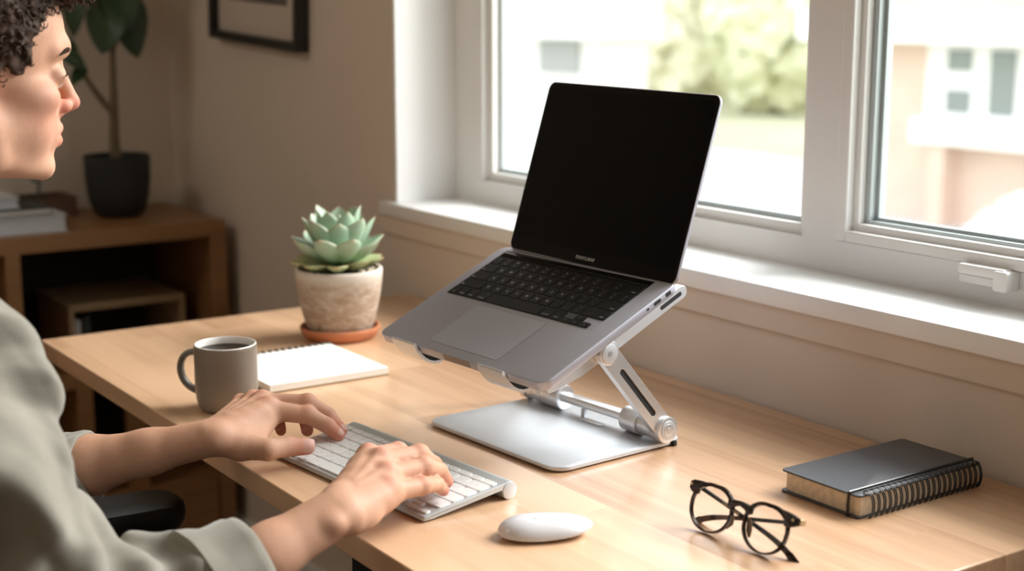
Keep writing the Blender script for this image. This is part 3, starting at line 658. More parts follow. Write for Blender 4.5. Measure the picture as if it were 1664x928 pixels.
# arms: tapered bars with a black slot
def arm(side):
    a = Vector((LYA, LZA)); c = Vector((UYA, UZA)); d = (c - a); L = d.length; d.normalize(); nrm = Vector((-d.y, d.x))
    pts = []
    for k in range(13):
        q = math.pi * (k / 12) - math.pi / 2; pts.append(c + d * .0128 * math.cos(q) + nrm * .0128 * math.sin(q))
    for k in range(13):
        q = math.pi * (k / 12) + math.pi / 2; pts.append(a + d * .0135 * math.cos(q) + nrm * .0135 * math.sin(q))
    pts = [(p.x, p.y) for p in pts]
    x0, x1 = (.1175, .1265) if side > 0 else (-.1265, -.1175)
    b = MB()
    # outer outline with a slot hole: bridge ring between outline and slot
    sl = []
    ca, cb = a + d * .030, a + d * .105
    for k in range(9):
        q = math.pi * (k / 8) - math.pi / 2; sl.append(cb + d * .0036 * math.cos(q) + nrm * .0036 * math.sin(q))
    for k in range(9):
        q = math.pi * (k / 8) + math.pi / 2; sl.append(ca + d * .0036 * math.cos(q) + nrm * .0036 * math.sin(q))
    sl = [(p.x, p.y) for p in sl]
    bm = bmesh.new()
    def loop(pl, x): return [bm.verts.new((x, p[0], p[1])) for p in pl]
    for x, fl in ((x0, 1), (x1, 0)):
        o = loop(pts, x); i = loop(sl, x)
        eo = [bm.edges.new((o[k], o[(k + 1) % len(o)])) for k in range(len(o))]; ei = [bm.edges.new((i[k], i[(k + 1) % len(i)])) for k in range(len(i))]
        bmesh.ops.triangle_fill(bm, edges=eo + ei, use_beauty=True)
        if fl: O0, I0 = o, i
        else: O1, I1 = o, i
    for A, B in ((O0, O1), (I0, I1)):
        n = len(A)
        for k in range(n): bm.faces.new((A[k], A[(k + 1) % n], B[(k + 1) % n], B[k]))
    bmesh.ops.recalc_face_normals(bm, faces=bm.faces)
    me = bpy.data.meshes.new('arm'); bm.to_mesh(me); bm.free(); me.materials.append(M['silver'])
    o = link('arm', me, st, .0007)
    b = MB(); b.prism(inset(sl, -.0002), x0 + .001, x1 - .0012, 'x'); b.make('slot', M['rubber'], o)
arm(1); arm(-1)
for s_ in (1, -1):
    x0, x1 = (.1168, .1295) if s_ > 0 else (-.1295, -.1168)
    hb = cyl('hinge_barrel', x0, x1, UYA, UZA, .0142, 'silver', st)
    if s_ > 0:
        b = MB(); b.prism(circ(.0112, 32, UYA, UZA), .1290, .1305, 'x', bev=.0005); b.make('end_cap', M['silversatin'], hb)
        b = MB(); b.prism(circ(.0032, 24, UYA, UZA), .1303, .1310, 'x'); b.prism(circ(.0015, 6, UYA, UZA), .1308, .1312, 'x'); b.make('screw', M['spacegrey'], hb)
    cyl('hinge_pin', min(s_ * .0985, s_ * .117), max(s_ * .0985, s_ * .117), UYA, UZA, .0125, 'spacegrey', st)
# tray, in the laptop's tilted frame: v towards the hinge, n up from the laptop's top face
TM = Matrix.Translation((0, .0511, .2025)) @ Matrix.Rotation(TA, 4, 'X')      # stand-local
def P3(x, v, n): return TM @ Vector((x, v, n))
b = MB(); b.prism(rrect(.206, .215, .012, 5, 0, -.0795), -.0352, -.0322, 'z', bev=.0006, mat=TM); tray = b.make('tray', M['silversatin'], st)
def railpoly():
    # side view (v, n) of a side rail
    o = [(-.187, -.0325), (.022, -.0320)]
    for k in range(11):
        q = math.pi / 2 - math.pi * k / 10; o.append((.0315 + .0078 * math.cos(q), -.0398 + .0078 * math.sin(q)))
    o += [(-.10, -.0478), (-.14, -.0462), (-.175, -.0415), (-.187, -.0380)]
    return o
for s_ in (1, -1):
    x0, x1 = (.1020, .1165) if s_ > 0 else (-.1165, -.1020)
    vs = railpoly(); b = MB(); b.rings([[P3(x, v, n) for v, n in pl] for x, pl in ((x0, inset(vs, .0006)), (x0 + .0006, vs), (x1 - .0006, vs), (x1, inset(vs, .0006)))])
    r_ = b.make('side_rail', M['silversatin'], st)
    sl = [(p[0], p[1]) for p in rrect(.036, .0052, .0025, 4, .012, -.0398)]
    b = MB(); b.rings([[P3(x, v, n) for v, n in sl] for x in ((x1 - .002, x1 + .0003) if s_ > 0 else (x0 - .0003, x0 + .002))]); b.make('slot', M['rubber'], r_)
b = MB(); b.rings([[P3(x, v, n) for v, n in [(.0315 + .0074 * math.cos(q), -.0398 + .0074 * math.sin(q)) for q in [2 * math.pi * k / 24 for k in range(24)]]] for x in (-.103, .103)]); b.make('rear_bar', M['silver'], st)
for x in (-.078, .078):
    b = MB(); b.prism(rrect(.010, .165, .004, 4, x, -.095), -.0325, -.0150, 'z', bev=.0006, mat=TM); rb_ = b.make('support_rib', M['silversatin'], st)
    b = MB(); b.prism(rrect(.009, .160, .0035, 4, x, -.095), -.0151, -.0119, 'z', bev=.0006, mat=TM); b.make('rubber_pad', M['rubber'], rb_)
def hook(x0, x1):
    path = [(-.180, -.0337), (-.188, -.0345), (-.195, -.0338), (-.201, -.0312), (-.2065, -.0265), (-.2110, -.0200), (-.2142, -.0120), (-.2158, -.0050), (-.2160, -.0005), (-.2160, .0035)]
    pts = [Vector(p) for p in path]; th = .0017; outer = []; inner = []
    for i, p in enumerate(pts):
        t = (pts[min(i + 1, len(pts) - 1)] - pts[max(0, i - 1)]).normalized(); n = Vector((-t.y, t.x)); outer.append(p + n * th); inner.append(p - n * th)
    tip = pts[-1]; poly = outer + [tip + Vector((0, th * .8))] + inner[::-1]
    b = MB(); b.rings([[P3(x, p.x, p.y) for p in poly] for x in (x0, x1)]); return b.make('front_hook', M['silverbright'], st)
hk = [hook(-.121, -.074), hook(.047, .092)]
for x0, x1 in ((-.119, -.076), (.049, .090)):
    b = MB(); b.rings([[P3(x, v, n) for v, n in [(-.2145, -.0055), (-.2128, -.0120), (-.2097, -.0195), (-.2055, -.0255), (-.2000, -.0297), (-.190, -.0325), (-.182, -.0322), (-.188, -.0118), (-.2110, -.0118), (-.2137, -.0050)]] for x in (x0, x1)]); b.make('hook_padding', M['rubber'], st)

# ================================================================== LAPTOP
LT = .0112
hp = Vector((-1.3418, 1.0311, .2025))
lap = empty('laptop', (0, 0, 0), label='open grey laptop with a black screen raised on the silver stand', category='laptop')
lap.matrix_world = Matrix.Translation((0, 0, T)) @ Matrix.Translation(hp) @ Matrix.Rotation(YW, 4, 'Z') @ Matrix.Rotation(TA, 4, 'X') @ Matrix.Translation((0, -.2125, -LT))
# local: x right, y 0 (front) .. .2125 (hinge), z 0..LT
def LY(v): return v + .2125
BW, BD, BX = .3135, .2130, -.006
def slab(poly, z0, z1, bt, bb):
    return [[(x, y, z) for x, y in pl] for pl, z in ((inset(poly, bb), z0), (inset(poly, bb * .35), z0 + bb * .30), (poly, z0 + bb), (poly, z1 - bt), (inset(poly, bt * .3), z1 - bt * .3), (inset(poly, bt), z1))]
# base with a hinge cut-out at the back edge
def base_poly():
    r = .0125; x0, x1 = BX - BW / 2, BX + BW / 2; y0, y1 = -.0005, LY(-.0005); out = []
    for cx_, cy_, a0 in ((x1 - r, y1 - r, 0),):
        out += [(cx_ + r * math.cos(math.radians(a0 + 90 * k / 6)), cy_ + r * math.sin(math.radians(a0 + 90 * k / 6))) for k in range(7)]
    out += [(.122, y1), (.120, y1 - .0055), (-.127, y1 - .0055), (-.129, y1)]
    for cx_, cy_, a0 in ((x0 + r, y1 - r, 90), (x0 + r, y0 + r, 180), (x1 - r, y0 + r, 270)):
        out += [(cx_ + r * math.cos(math.radians(a0 + 90 * k / 6)), cy_ + r * math.sin(math.radians(a0 + 90 * k / 6))) for k in range(7)]
    return out
b = MB(); b.rings(slab(base_poly(), 0, LT, .0006, .0022)); body = b.make('base', M['spacegrey'], lap)
# key well
WX0, WX1, WV0, WV1 = -.1465, .1235, -.1125, -.0095
b = MB(); b.prism(rrect(WX1 - WX0 + .0015, WV1 - WV0 + .0015, .0025, 4, (WX0 + WX1) / 2, LY((WV0 + WV1) / 2)), LT, LT + .00015); b.make('key_surround', M['spacegrey'], lap)
b = MB(); b.prism([(WX0, LY(WV0)), (.048, LY(WV0)), (.048, LY(WV0)), (.088, LY(WV0)), (.088, LY(WV0 + .0185)), (WX1, LY(WV0 + .0185)), (WX1, LY(WV1)), (WX0, LY(WV1))], LT + .0001, LT + .0004); b.make('key_well', M['keywell'], lap)
def keycap(mb, x0, x1, y0, y1, z, h, r=.0012, mi=0, mat=None):
    p = rrect(x1 - x0, y1 - y0, r, 3, (x0 + x1) / 2, (y0 + y1) / 2)
    rg = [[(q[0], q[1], zz) for q in pl] for pl, zz in ((p, z), (p, z + h * .75), (inset(p, .00025), z + h))]
    if mat: rg = [[tuple(mat @ Vector(q)) for q in r_] for r_ in rg]
    mb.rings(rg, mi); return mb
TXT = {}
def stamp(mb, txt, size, x, y, z, mi=1, mat=None):
    if (txt, size) not in TXT: TXT[(txt, size)] = textmesh(txt, size)
    vs, fs = TXT[(txt, size)]
    vv = [Vector((v[0] + x, v[1] + y, z)) for v in vs]
    if mat: vv = [mat @ v for v in vv]
    mb.add(vv, fs, mi, False)
g = .0009
b = MB(); keycap(b, WX0 + g, WX1 - g, LY(WV1 - .0135), LY(WV1 - .001), LT + .0002, .0006); b.make('touch_strip', M['bezel'], lap)
KP = .0181; KH = .0172; yb = LY(WV0) + .0007
W = WX1 - WX0
def row(keys, y0, h, z):
    # keys: list of (width units or None fill, legend)
    tot = sum(k[0] for k in keys); x = WX0 + g * .5; u = (W - g) / tot
    for w, lg in keys:
        b = MB(); x1 = x + w * u
        keycap(b, x + g * .75, x1 - g * .75, y0 + g * .75, y0 + h - g * .75, z, .0011)
        if lg:
            if len(lg) <= 1: stamp(b, lg, .0052, (x + x1) / 2, y0 + h / 2, z + .00115)
            elif lg[0] == '<': stamp(b, lg[1:], .0030, x + .006, y0 + .0045, z + .00115)
            elif lg[0] == '>': stamp(b, lg[1:], .0030, x1 - .0075, y0 + .0045, z + .00115)
            else: stamp(b, lg[0], .0040, (x + x1) / 2, y0 + h * .68, z + .00115); stamp(b, lg[1], .0040, (x + x1) / 2, y0 + h * .30, z + .00115)
        b.make('key', [M['keyblack'], M['legend']], lap); x = x1
z = LT + .0003; rh = (LY(WV1 - .0140) - yb) / 5
row([(1, '~`')] + [(1, s) for s in ('!1', '@2', '#3', '$4', '%5', '^6', '&7', '*8', '(9', ')0', '_-', '+=')] + [(1.5, '>delete')], yb + 4 * rh, rh, z)
row([(1.5, '<tab')] + [(1, c) for c in 'QWERTYUIOP'] + [(1, '{['), (1, '}]'), (1, '|\\')], yb + 3 * rh, rh, z)
row([(1.75, '<caps')] + [(1, c) for c in 'ASDFGHJKL'] + [(1, ':;'), (1, '"\''), (1.75, '>return')], yb + 2 * rh, rh, z)
row([(2.3, '<shift')] + [(1, c) for c in 'ZXCVBNM'] + [(1, '<,'), (1, '>.'), (1, '?/'), (2.2, '>shift')], yb + rh, rh, z)
# bottom row
xs = [(.0, .0165, '<fn'), (.0165, .0335, '<control'), (.0335, .0515, '<option'), (.0515, .0735, '<command'), (.0735, .174, None), (.174, .1945, '>command'), (.1945, .2125, '>option')]
for a0, a1, lg in xs:
    b = MB(); x0, x1 = WX0 + a0 + g, WX0 + a1 - g * .2; keycap(b, x0, x1, yb, yb + rh - g / 2, z, .0011)
    if lg: stamp(b, lg[1:], .0028, (x0 + x1) / 2, yb + .0045, z + .00115)
    b.make('key', [M['keyblack'], M['legend']], lap)
for a0, a1, c0, c1, lg in ((.2130, .2285, 0, .48, '<'), (.2290, .2445, 0, .50, 'v'), (.2290, .2445, .52, .98, '^'), (.2450, .2605, 0, .48, '>')):
    b = MB(); keycap(b, WX0 + a0, WX0 + a1, yb + rh * c0 - .0006, yb + rh * c1 - .0004, z, .0011); stamp(b, lg, .003, WX0 + (a0 + a1) / 2, yb + rh * (c0 + c1) / 2 - .0005, z + .00115); b.make('key', [M['keyblack'], M['legend']], lap)
# trackpad: thin dark gap and a flush plate
b = MB(); b.prism(rrect(.1305, .0805, .0045, 5, -.010, LY(-.1590)), LT, LT + .00012); tp0 = b.make('trackpad', M['keywell'], lap)
M['padgrey'] = plain('trackpad_grey', (0.46, 0.46, 0.51), 0.38, metal=0.45)
b = MB(); b.prism(rrect(.1297, .0797, .0042, 5, -.010, LY(-.1590)), LT + .00005, LT + .00022); b.make('surface', M['padgrey'], tp0)
# front thumb notch, right-hand ports
b = MB(); b.prism(rrect(.050, .0075, .0012, 3, -.004, .0068), -.0009, .0006, 'y'); b.make('thumb_notch', M['spacegrey'], lap)
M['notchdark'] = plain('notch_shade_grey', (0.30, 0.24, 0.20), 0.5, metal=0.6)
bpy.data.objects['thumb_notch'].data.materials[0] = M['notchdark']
xr = BX + BW / 2
for v, w_, h_, r_ in ((-.0185, .0085, .0048, .0010), (-.0365, .0120, .0042, .0020), (-.0520, .0042, .0024, .0011)):
    b = MB(); b.prism(rrect(w_, h_, r_, 4, LY(v), .0060), xr - .0012, xr + .00012, 'x'); b.make('port', M['rubber'], lap)
for x, y in ((-.13, .02), (.12, .02), (-.13, .19), (.12, .19)):
    b = MB(); b.prism(circ(.007, 20, x, y), -.0006, .0005, bev=.0002); b.make('rubber_foot', M['rubber'], lap)
# lid
LA = math.pi / 2 - .3024 - TA
LM = Matrix.Translation((0, LY(-.0040), LT - .0008)) @ Matrix.Rotation(LA, 4, 'X') @ Matrix.Rotation(-.014, 4, 'Z')
# lid local: x, y up the lid, z = facing normal (screen side is +z)
LW, LH, LX = .2990, .2185, .0022
lidp = rrect(LW, LH, .0105, 7, LX, LH / 2 - .001)
b = MB(); b.rings([[tuple(LM @ Vector(q)) for q in r_] for r_ in slab(lidp, -.0026, .0018, .0007, .0014)]); lid = b.make('lid', M['spacegrey'], lap)
gp = rrect(LW - .0022, LH - .0022, .0095, 7, LX, LH / 2 - .001)
b = MB(); b.rings([[tuple(LM @ Vector((x, y, zz))) for x, y in gp] for zz in (.0016, .0020)]); b.make('bezel', M['bezel'], lid)
sp_ = rrect(LW - .0125, LH - .0245, .002, 3, LX, LH / 2 + .0035)
b = MB(); b.rings([[tuple(LM @ Vector((x, y, zz))) for x, y in sp_] for zz in (.0019, .00212)]); b.make('screen', M['blackglass'], lid)
b = MB(); b.prism(circ(.0012, 16, LX, LH - .0042), .0019, .00215, mat=LM); b.make('camera_lens', M['blackglass'], lid)
b = MB(); stamp(b, 'FSNYOUANP', .0058, -.0025, .0072, .00218, 0, LM); b.make('lettering', M['legend'], lid)
b = MB(); b.prism(circ(.0042, 18, LY(-.0032), LT - .0030), -.126, .119, 'x'); b.make('hinge', M['keywell'], lap)

# ================================================================== WHITE KEYBOARD
kb = empty('keyboard', (-1.3075, .6785, 0), (0, 0, .102), label='slim silver keyboard with white keys under the typing hands', category='keyboard')
KW = .287
prof_top = [(0.0, .0052), (.0008, .0064), (.100, .0178)]
TR = .0098; TY, TZ = .1115, .0098
side = [(0.0, .0022), (0.0, .0052), (.0010, .0066), (.104, .0184)]
for k in range(15):
    q = math.radians(105 - 250 * k / 14); side.append((TY + TR * math.cos(q), TZ + TR * math.sin(q)))
side += [(.1010, .0125), (.010, .0024)]
b = MB(); rg = []
for x, i_ in ((-KW / 2, .0016), (-KW / 2 + .0006, .0006), (-KW / 2 + .0016, 0), (KW / 2 - .0016, 0), (KW / 2 - .0006, .0006), (KW / 2, .0016)):
    rg.append([(x, y + (.0 if y > .02 else i_), z + (-.0 if i_ == 0 else -i_ * .4 * (z > .006))) for y, z in side])
b.rings(rg); b.make('case', M['kbalu'], kb)
for s_ in (1, -1):
    b = MB(); b.prism(circ(TR - .0006, 30, TY, TZ), s_ * KW / 2 - .001, s_ * (KW / 2 + .0008), 'x', bev=.0004); b.make('end_cap', M['silversatin'], kb)
b = MB(); b.box(-.12, .12, .006, .012, 0, .003); b.box(-.12, .12, .085, .092, .008, .0135); b.make('rubber_foot', M['rubber'], kb)
tilt = math.atan2(.0178 - .0064, .0992)
KM = Matrix.Translation((0, .0008, .0066)) @ Matrix.Rotation(tilt, 4, 'X')
def krow(keys, y0, h):
    tot = sum(k[0] for k in keys); x = -KW / 2 + .0035; u = (KW - .007) / tot
    for w, lg in keys:
        x1 = x + w * u
        if lg != 'skip':
            b = MB(); keycap(b, x + .0011, x1 - .0011, y0 + .0010, y0 + h - .0010, -.0002, .0019, .0018, 0, KM)
            if lg: stamp(b, lg, .0045 if len(lg) == 1 else .0026, (x + x1) / 2, y0 + h / 2, .00178, 1, KM)
            b.make('key', [M['keywhite'], M['legendgrey']], kb)
        x = x1
kr = .0172
krow([(1, 'fn'), (1, 'ctrl'), (1, 'alt'), (1.25, 'cmd'), (5, ''), (1.25, 'cmd'), (1, 'alt')] + [(3.0, 'skip')], .004, kr)
for a0, c0 in ((KW / 2 - .0035 - .057, 0), (KW / 2 - .0035 - .038, 0), (KW / 2 - .0035 - .038, 1), (KW / 2 - .0035 - .019, 0)):
    b = MB(); keycap(b, a0 + .0011, a0 + .0179, .005 + c0 * kr / 2, .004 + kr / 2 - .0006 + c0 * (kr / 2 - .0004), -.0002, .0019, .0018, 0, KM); b.make('key', [M['keywhite']], kb)
krow([(2.25, 'shift')] + [(1, c) for c in 'ZXCVBNM,./'] + [(2.25, 'shift')], .004 + kr, kr)
krow([(1.8, 'caps')] + [(1, c) for c in "ASDFGHJKL;'"] + [(1.75, 'return')], .004 + 2 * kr, kr)
krow([(1.5, 'tab')] + [(1, c) for c in 'QWERTYUIOP[]\\'], .004 + 3 * kr, kr)
krow([(1, c) for c in '`1234567890-='] + [(1.5, 'del')], .004 + 4 * kr, kr)
krow([(1, 'esc')] + [(1, 'F%d' % k) for k in range(1, 13)] + [(1, '')], .004 + 5 * kr, .0098)

# ================================================================== MOUSE
ms = empty('mouse', (-1.0720, .7745, 0), (0, 0, math.radians(-22)), label='glossy white wireless mouse on the desk beside the keyboard', category='mouse')
def mouse_parts():
    Lh, Wh = .0470, .0262; nu, nv = 40, 28
    def edge(t):                       # half width along the length (t -1 near hand .. 1 front)
        return Wh * (1 - abs(t) ** 2.7) ** .48 if abs(t) < 1 else 0
    top = []; 
    for i in range(nu + 1):
        t = -1 + 2 * i / nu; t = math.sin(t * math.pi / 2) ; w = edge(t)
        ez = .0040 + .0060 * max(0, (t + .3) / 1.3) ** 2 + .0015 * max(0, -t) ** 2           # rim height lifts toward the front
        hz = .0168 * ((1 - min(1, (t + .25) / 1.25) ** 2) ** .85 if t > -.25 else (1 - min(1, abs(t + .25) / .75) ** 2.4) ** .55)
        for j in range(nv + 1):
            v = math.sin((j / nv * 2 - 1) * math.pi / 2)
            top.append((v * w, t * Lh, ez + hz * (1 - abs(v) ** 2.2) ** .55))
    q = nv + 1; f = [(i * q + j, i * q + j + 1, (i + 1) * q + j + 1, (i + 1) * q + j) for i in range(nu) for j in range(nv)]
    low = [(x * .93, y * .985, z - .0016 if (abs(x) < 1e-9 and False) else z) for x, y, z in top]
    b = MB(); b.add(top, f)
    n = len(top); bot = []
    for i in range(nu + 1):
        for j in range(nv + 1):
            x, y, z = top[i * q + j]; ez = top[i * q][2]
            bot.append((x * .96, y * .99, ez - .0012))
    b.add(bot, [tuple(reversed(t)) for t in f])
    rim = [0] + []
    edgeL = [i * q for i in range(nu + 1)]; edgeR = [i * q + nv for i in range(nu + 1)]
    fs = []
    for E_, fl in ((edgeL, 0), (edgeR, 1)):
        for a, c in zip(E_[:-1], E_[1:]): fs.append((a, c, n + c, n + a) if fl else (c, a, n + a, n + c))
    b.f += [tuple(t) for t in fs]; b.m += [0] * len(fs); b.sm += [True] * len(fs)
    b.make('shell', M['mousewhite'], ms)
    # aluminium belly: narrower, lofts from the rim down to the feet
    b = MB(); rg = []
    for s_, zz, dz in ((.97, 0, 1), (.90, .35, 1), (.80, .8, 1), (.74, 1, 1)):
        ring = []
        for k in range(56):
            a = 2 * math.pi * k / 56; t = math.sin(a); t2 = max(-.9999, min(.9999, t)); x = (1 if math.cos(a) >= 0 else -1) * edge(t2 * .995)
            ez = .0034 + .0060 * max(0, (t2 + .3) / 1.3) ** 2 + .0015 * max(0, -t2) ** 2
            yy = t2 * Lh * (s_ ** .8 if t2 > 0 else s_ ** .4)
            ring.append((x * s_, yy, ez * (1 - zz) + .0012 * zz))
        rg.append(ring)
    b.rings(rg); b.make('belly', M['silver'], ms)
    for x in (-.014, .014):
        b = MB(); b.prism(rrect(.003, .056, .0012, 3, x * .85, -.002), 0, .0014); b.make('glide_foot', M['rubber'], ms)
    def surf(x, y):
        t = y / Lh; w = edge(t); v = min(1, abs(x) / w); ez = .0040 + .0060 * max(0, (t + .3) / 1.3) ** 2 + .0015 * max(0, -t) ** 2
        hz = .0168 * ((1 - min(1, (t + .25) / 1.25) ** 2) ** .85 if t > -.25 else (1 - min(1, abs(t + .25) / .75) ** 2.4) ** .55)
        return ez + hz * (1 - v ** 2.2) ** .55
    ov = [(.0075 + .0017 * math.cos(2 * math.pi * k / 16), -.0120 + .0024 * math.sin(2 * math.pi * k / 16)) for k in range(16)]
    b = MB(); b.rings([[(x, y, surf(x, y) + d_) for x, y in ov] for d_ in (-.0004, .00015)]); b.make('logo', M['legendgrey'], ms)
mouse_parts()

# ================================================================== MUG
mg = empty('coffee_mug', (-1.667, .7035, 0), label='taupe mug of black coffee with a white inside on the desk', category='mug')
R_ = .0395
b = MB(); b.lathe([(.001, .0), (.028, 0), (.033, .0015), (.036, .006), (.0385, .016), (R_, .030), (R_, .080), (.0393, .0835), (.0386, .0846)], 64); b.make('cup', M['mugout'], mg)
b = MB(); b.lathe([(.0388, .0843), (.0382, .0852), (.0372, .0852), (.0364, .0838), (.0360, .078), (.0360, .012), (.033, .006), (.001, .005)], 64); b.make('lining', M['mugin'], mg)
b = MB(); b.lathe([(.0359, .0765), (.034, .0763), (.001, .0763)], 48); b.make('coffee', M['coffee'], mg)
ang = math.atan2(-.62, -.78)
hd = Vector((math.cos(ang), math.sin(ang), 0))
hpts = bez([hd * .0375 + Vector((0, 0, .0700)), hd * .0640 + Vector((0, 0, .0760)), hd * .0740 + Vector((0, 0, .0500)), hd * .0670 + Vector((0, 0, .0230)), hd * .0375 + Vector((0, 0, .0190))], 22)
b = MB(); rg = []
sidev = Vector((-hd.y, hd.x, 0))
for i, p in enumerate(hpts):
    t = (hpts[min(i + 1, 22)] - hpts[max(i - 1, 0)]).normalized(); n = t.cross(sidev).normalized()
    rg.append([p + sidev * (.0062 * math.cos(2 * math.pi * k / 16)) + n * (.0042 * math.sin(2 * math.pi * k / 16)) for k in range(16)])
b.rings(rg); b.make('handle', M['mughandle'], mg)

# ================================================================== WHITE SPIRAL NOTEPAD
PX0, PX1, PY0, PY1 = -1.875, -1.697, .776, .957
npd = empty('notepad', (-1.786, .866, 0), label='open white spiral notepad behind the coffee mug', category='notepad')
b = MB(); b.box(PX0, PX1, PY0, PY1, 0, .002); world(b, npd).make('back_cover', M['kraft'], npd, .0004)
b = MB(); b.box(PX0, PX1 - .001, PY0 + .001, PY1 - .001, .002, .0115); world(b, npd).make('pages', M['paper'], npd, .0005)
b = MB(); b.box(PX0, PX1 - .0015, PY0 + .0015, PY1 - .0015, .0040, .0044); b.box(PX0 - .0005, PX1 - .0005, PY0 + .0003, PY1 - .0003, .0024, .0030); world(b, npd).make('divider_sheet', M['paperedge'], npd)
k = 0
while PY0 + .008 + k * .0105 < PY1 - .004:
    y = PY0 + .008 + k * .0105; k += 1
    b = MB(); ring = [(PX0 + .002 + .0075 * math.cos(a), y + .0007 * math.sin(a), .0062 + .0075 * math.sin(a)) for a in [2 * math.pi * q / 20 for q in range(21)]]
    b.tube(ring, .0009, 6, cap=False); b.tube([(p[0], p[1] + .0022, p[2]) for p in ring], .0009, 6, cap=False); world(b, npd).make('wire_ring', M['greycoil'], npd)

# ================================================================== BLACK SPIRAL NOTEBOOK
nb = empty('notebook', (-.9835, 1.151, 0), (0, 0, math.radians(.5)), label='closed charcoal notebook with black spiral and elastic band', category='notebook')
NW, ND, NH = .108, .192, .0245
pc = rrect(NW, ND, .005, 4)
b = MB(); b.prism(pc, 0, .0024, bev=.0006); b.make('back_cover', M['cover'], nb)
b = MB(); b.prism(pc, NH - .0022, NH, bev=.0006); b.make('front_cover', M['cover'], nb)
b = MB(); b.prism(rrect(NW - .006, ND - .007, .003, 3, .0012, 0), .0024, NH - .0022); b.make('pages', M['paperedge'], nb)
b = MB()
for s_ in (1, -1): b.tube([(.041, s_ * (ND / 2 + .0008), -.0 + .0006), (.041, s_ * (ND / 2 + .0012), NH / 2), (.041, s_ * (ND / 2 + .0006), NH + .0006), (.041, 0, NH + .0010)], .0018, 8)
b.make('elastic_band', M['coil'], nb)
nr = 21
for k in range(nr):
    y = -ND / 2 + .012 + k * (ND - .024) / (nr - 1)
    b = MB()
    for dy in (0, .0026):
        ring = [(NW / 2 - .001 + .0085 * math.cos(a), y + dy, .0128 + .0148 * math.sin(a)) for a in [math.radians(-115 + 235 * q / 18) for q in range(19)]]
        b.tube(ring, .00075, 6)
    b.make('wire_ring', M['coil'], nb)
b = MB()
for k in range(nr): 
    y = -ND / 2 + .012 + k * (ND - .024) / (nr - 1) + .0013
    b.prism(rrect(.0036, .0042, .0008, 2, NW / 2 - .0068, y), NH - .0001, NH + .00015)
b.make('punched_holes', M['keywell'], nb)

# ================================================================== EYEGLASSES
gl = empty('eyeglasses', (-.9520, .9060, .0005), (math.radians(-19), 0, math.radians(3.0)), label='black round-framed eyeglasses standing with folded temples on the desk', category='eyeglasses')
LC = .0350
def lens_outline(cx_, s_, R0=1.0, n=48):
    out = []
    for k in range(n):
        a = 2 * math.pi * k / n; c_, q = math.cos(a), math.sin(a)
        r = .0248 * R0 * (1 + .075 * max(0, q) * abs(c_) * 1.8)
        out.append((cx_ + r * c_ * 1.10, .0238 + r * q * .93))
    return out
def rim(cx_, s_):
    b = MB(); o = lens_outline(cx_, s_, 1.0); i = lens_outline(cx_, s_, .915); n = len(o); rg = []
    o = [(x, z + (.0016 if z > .03 else 0)) for x, z in o]
    fr = [(x, -.0016, z) for x, z in o]; fi = [(x, -.0020, z) for x, z in i]; bo = [(x, .0020, z) for x, z in o]; bi = [(x, .0020, z) for x, z in i]
    vs = fr + fi + bi + bo; fs = []
    for k in range(n):
        j = (k + 1) % n
        for a_, c_ in ((0, 1), (1, 2), (2, 3), (3, 0)): fs.append((a_ * n + k, a_ * n + j, c_ * n + j, c_ * n + k))
    b.add(vs, fs); return b, i
front = MB()
for s_ in (-1, 1):
    b, inn = rim(s_ * LC, s_); front.add(b.v, b.f)
    # end piece
    front.prism([(s_ * .0560, .0335), (s_ * .0600, .0330), (s_ * .0650, .0345), (s_ * (.0715 if s_ > 0 else .0680), .0375), (s_ * (.0715 if s_ > 0 else .0680), .0440), (s_ * .0635, .0462), (s_ * .0560, .0470), (s_ * .0480, .0472), (s_ * .0545, .0420)], -.0020, .0022, 'y', bev=.0006)
front.prism([(-.0150, .0330), (-.0105, .0310), (-.0070, .0345), (0, .0368), (.0070, .0345), (.0105, .0310), (.0150, .0330), (.0155, .0385), (.0080, .0408), (0, .0415), (-.0080, .0408), (-.0155, .0385)], -.0022, .0024, 'y', bev=.0007)
front.make('front_frame', M['acetate'], gl)
for s_ in (-1, 1):
    inn = [(s_ * LC + (x - s_ * LC) * 1.02, z) for x, z in lens_outline(s_ * LC, s_, .92)]
    b = MB(); b.prism(inn, -.0004, .0008, 'y'); b.make('lens', M['lens'], gl)
    b = MB(); b.tube([(s_ * .0125, .0015, .0290), (s_ * .0112, .0050, .0240), (s_ * .0120, .0062, .0170), (s_ * .0150, .0050, .0110)], [.0010, .0026, .0030, .0012], 10); b.make('nose_pad', M['brownacetate'], gl)
    b = MB(); b.prism(circ(.0014, 14, s_ * .0655, .0415), -.0026, -.0018, 'y'); b.make('rivet', M['goldpin'], gl)
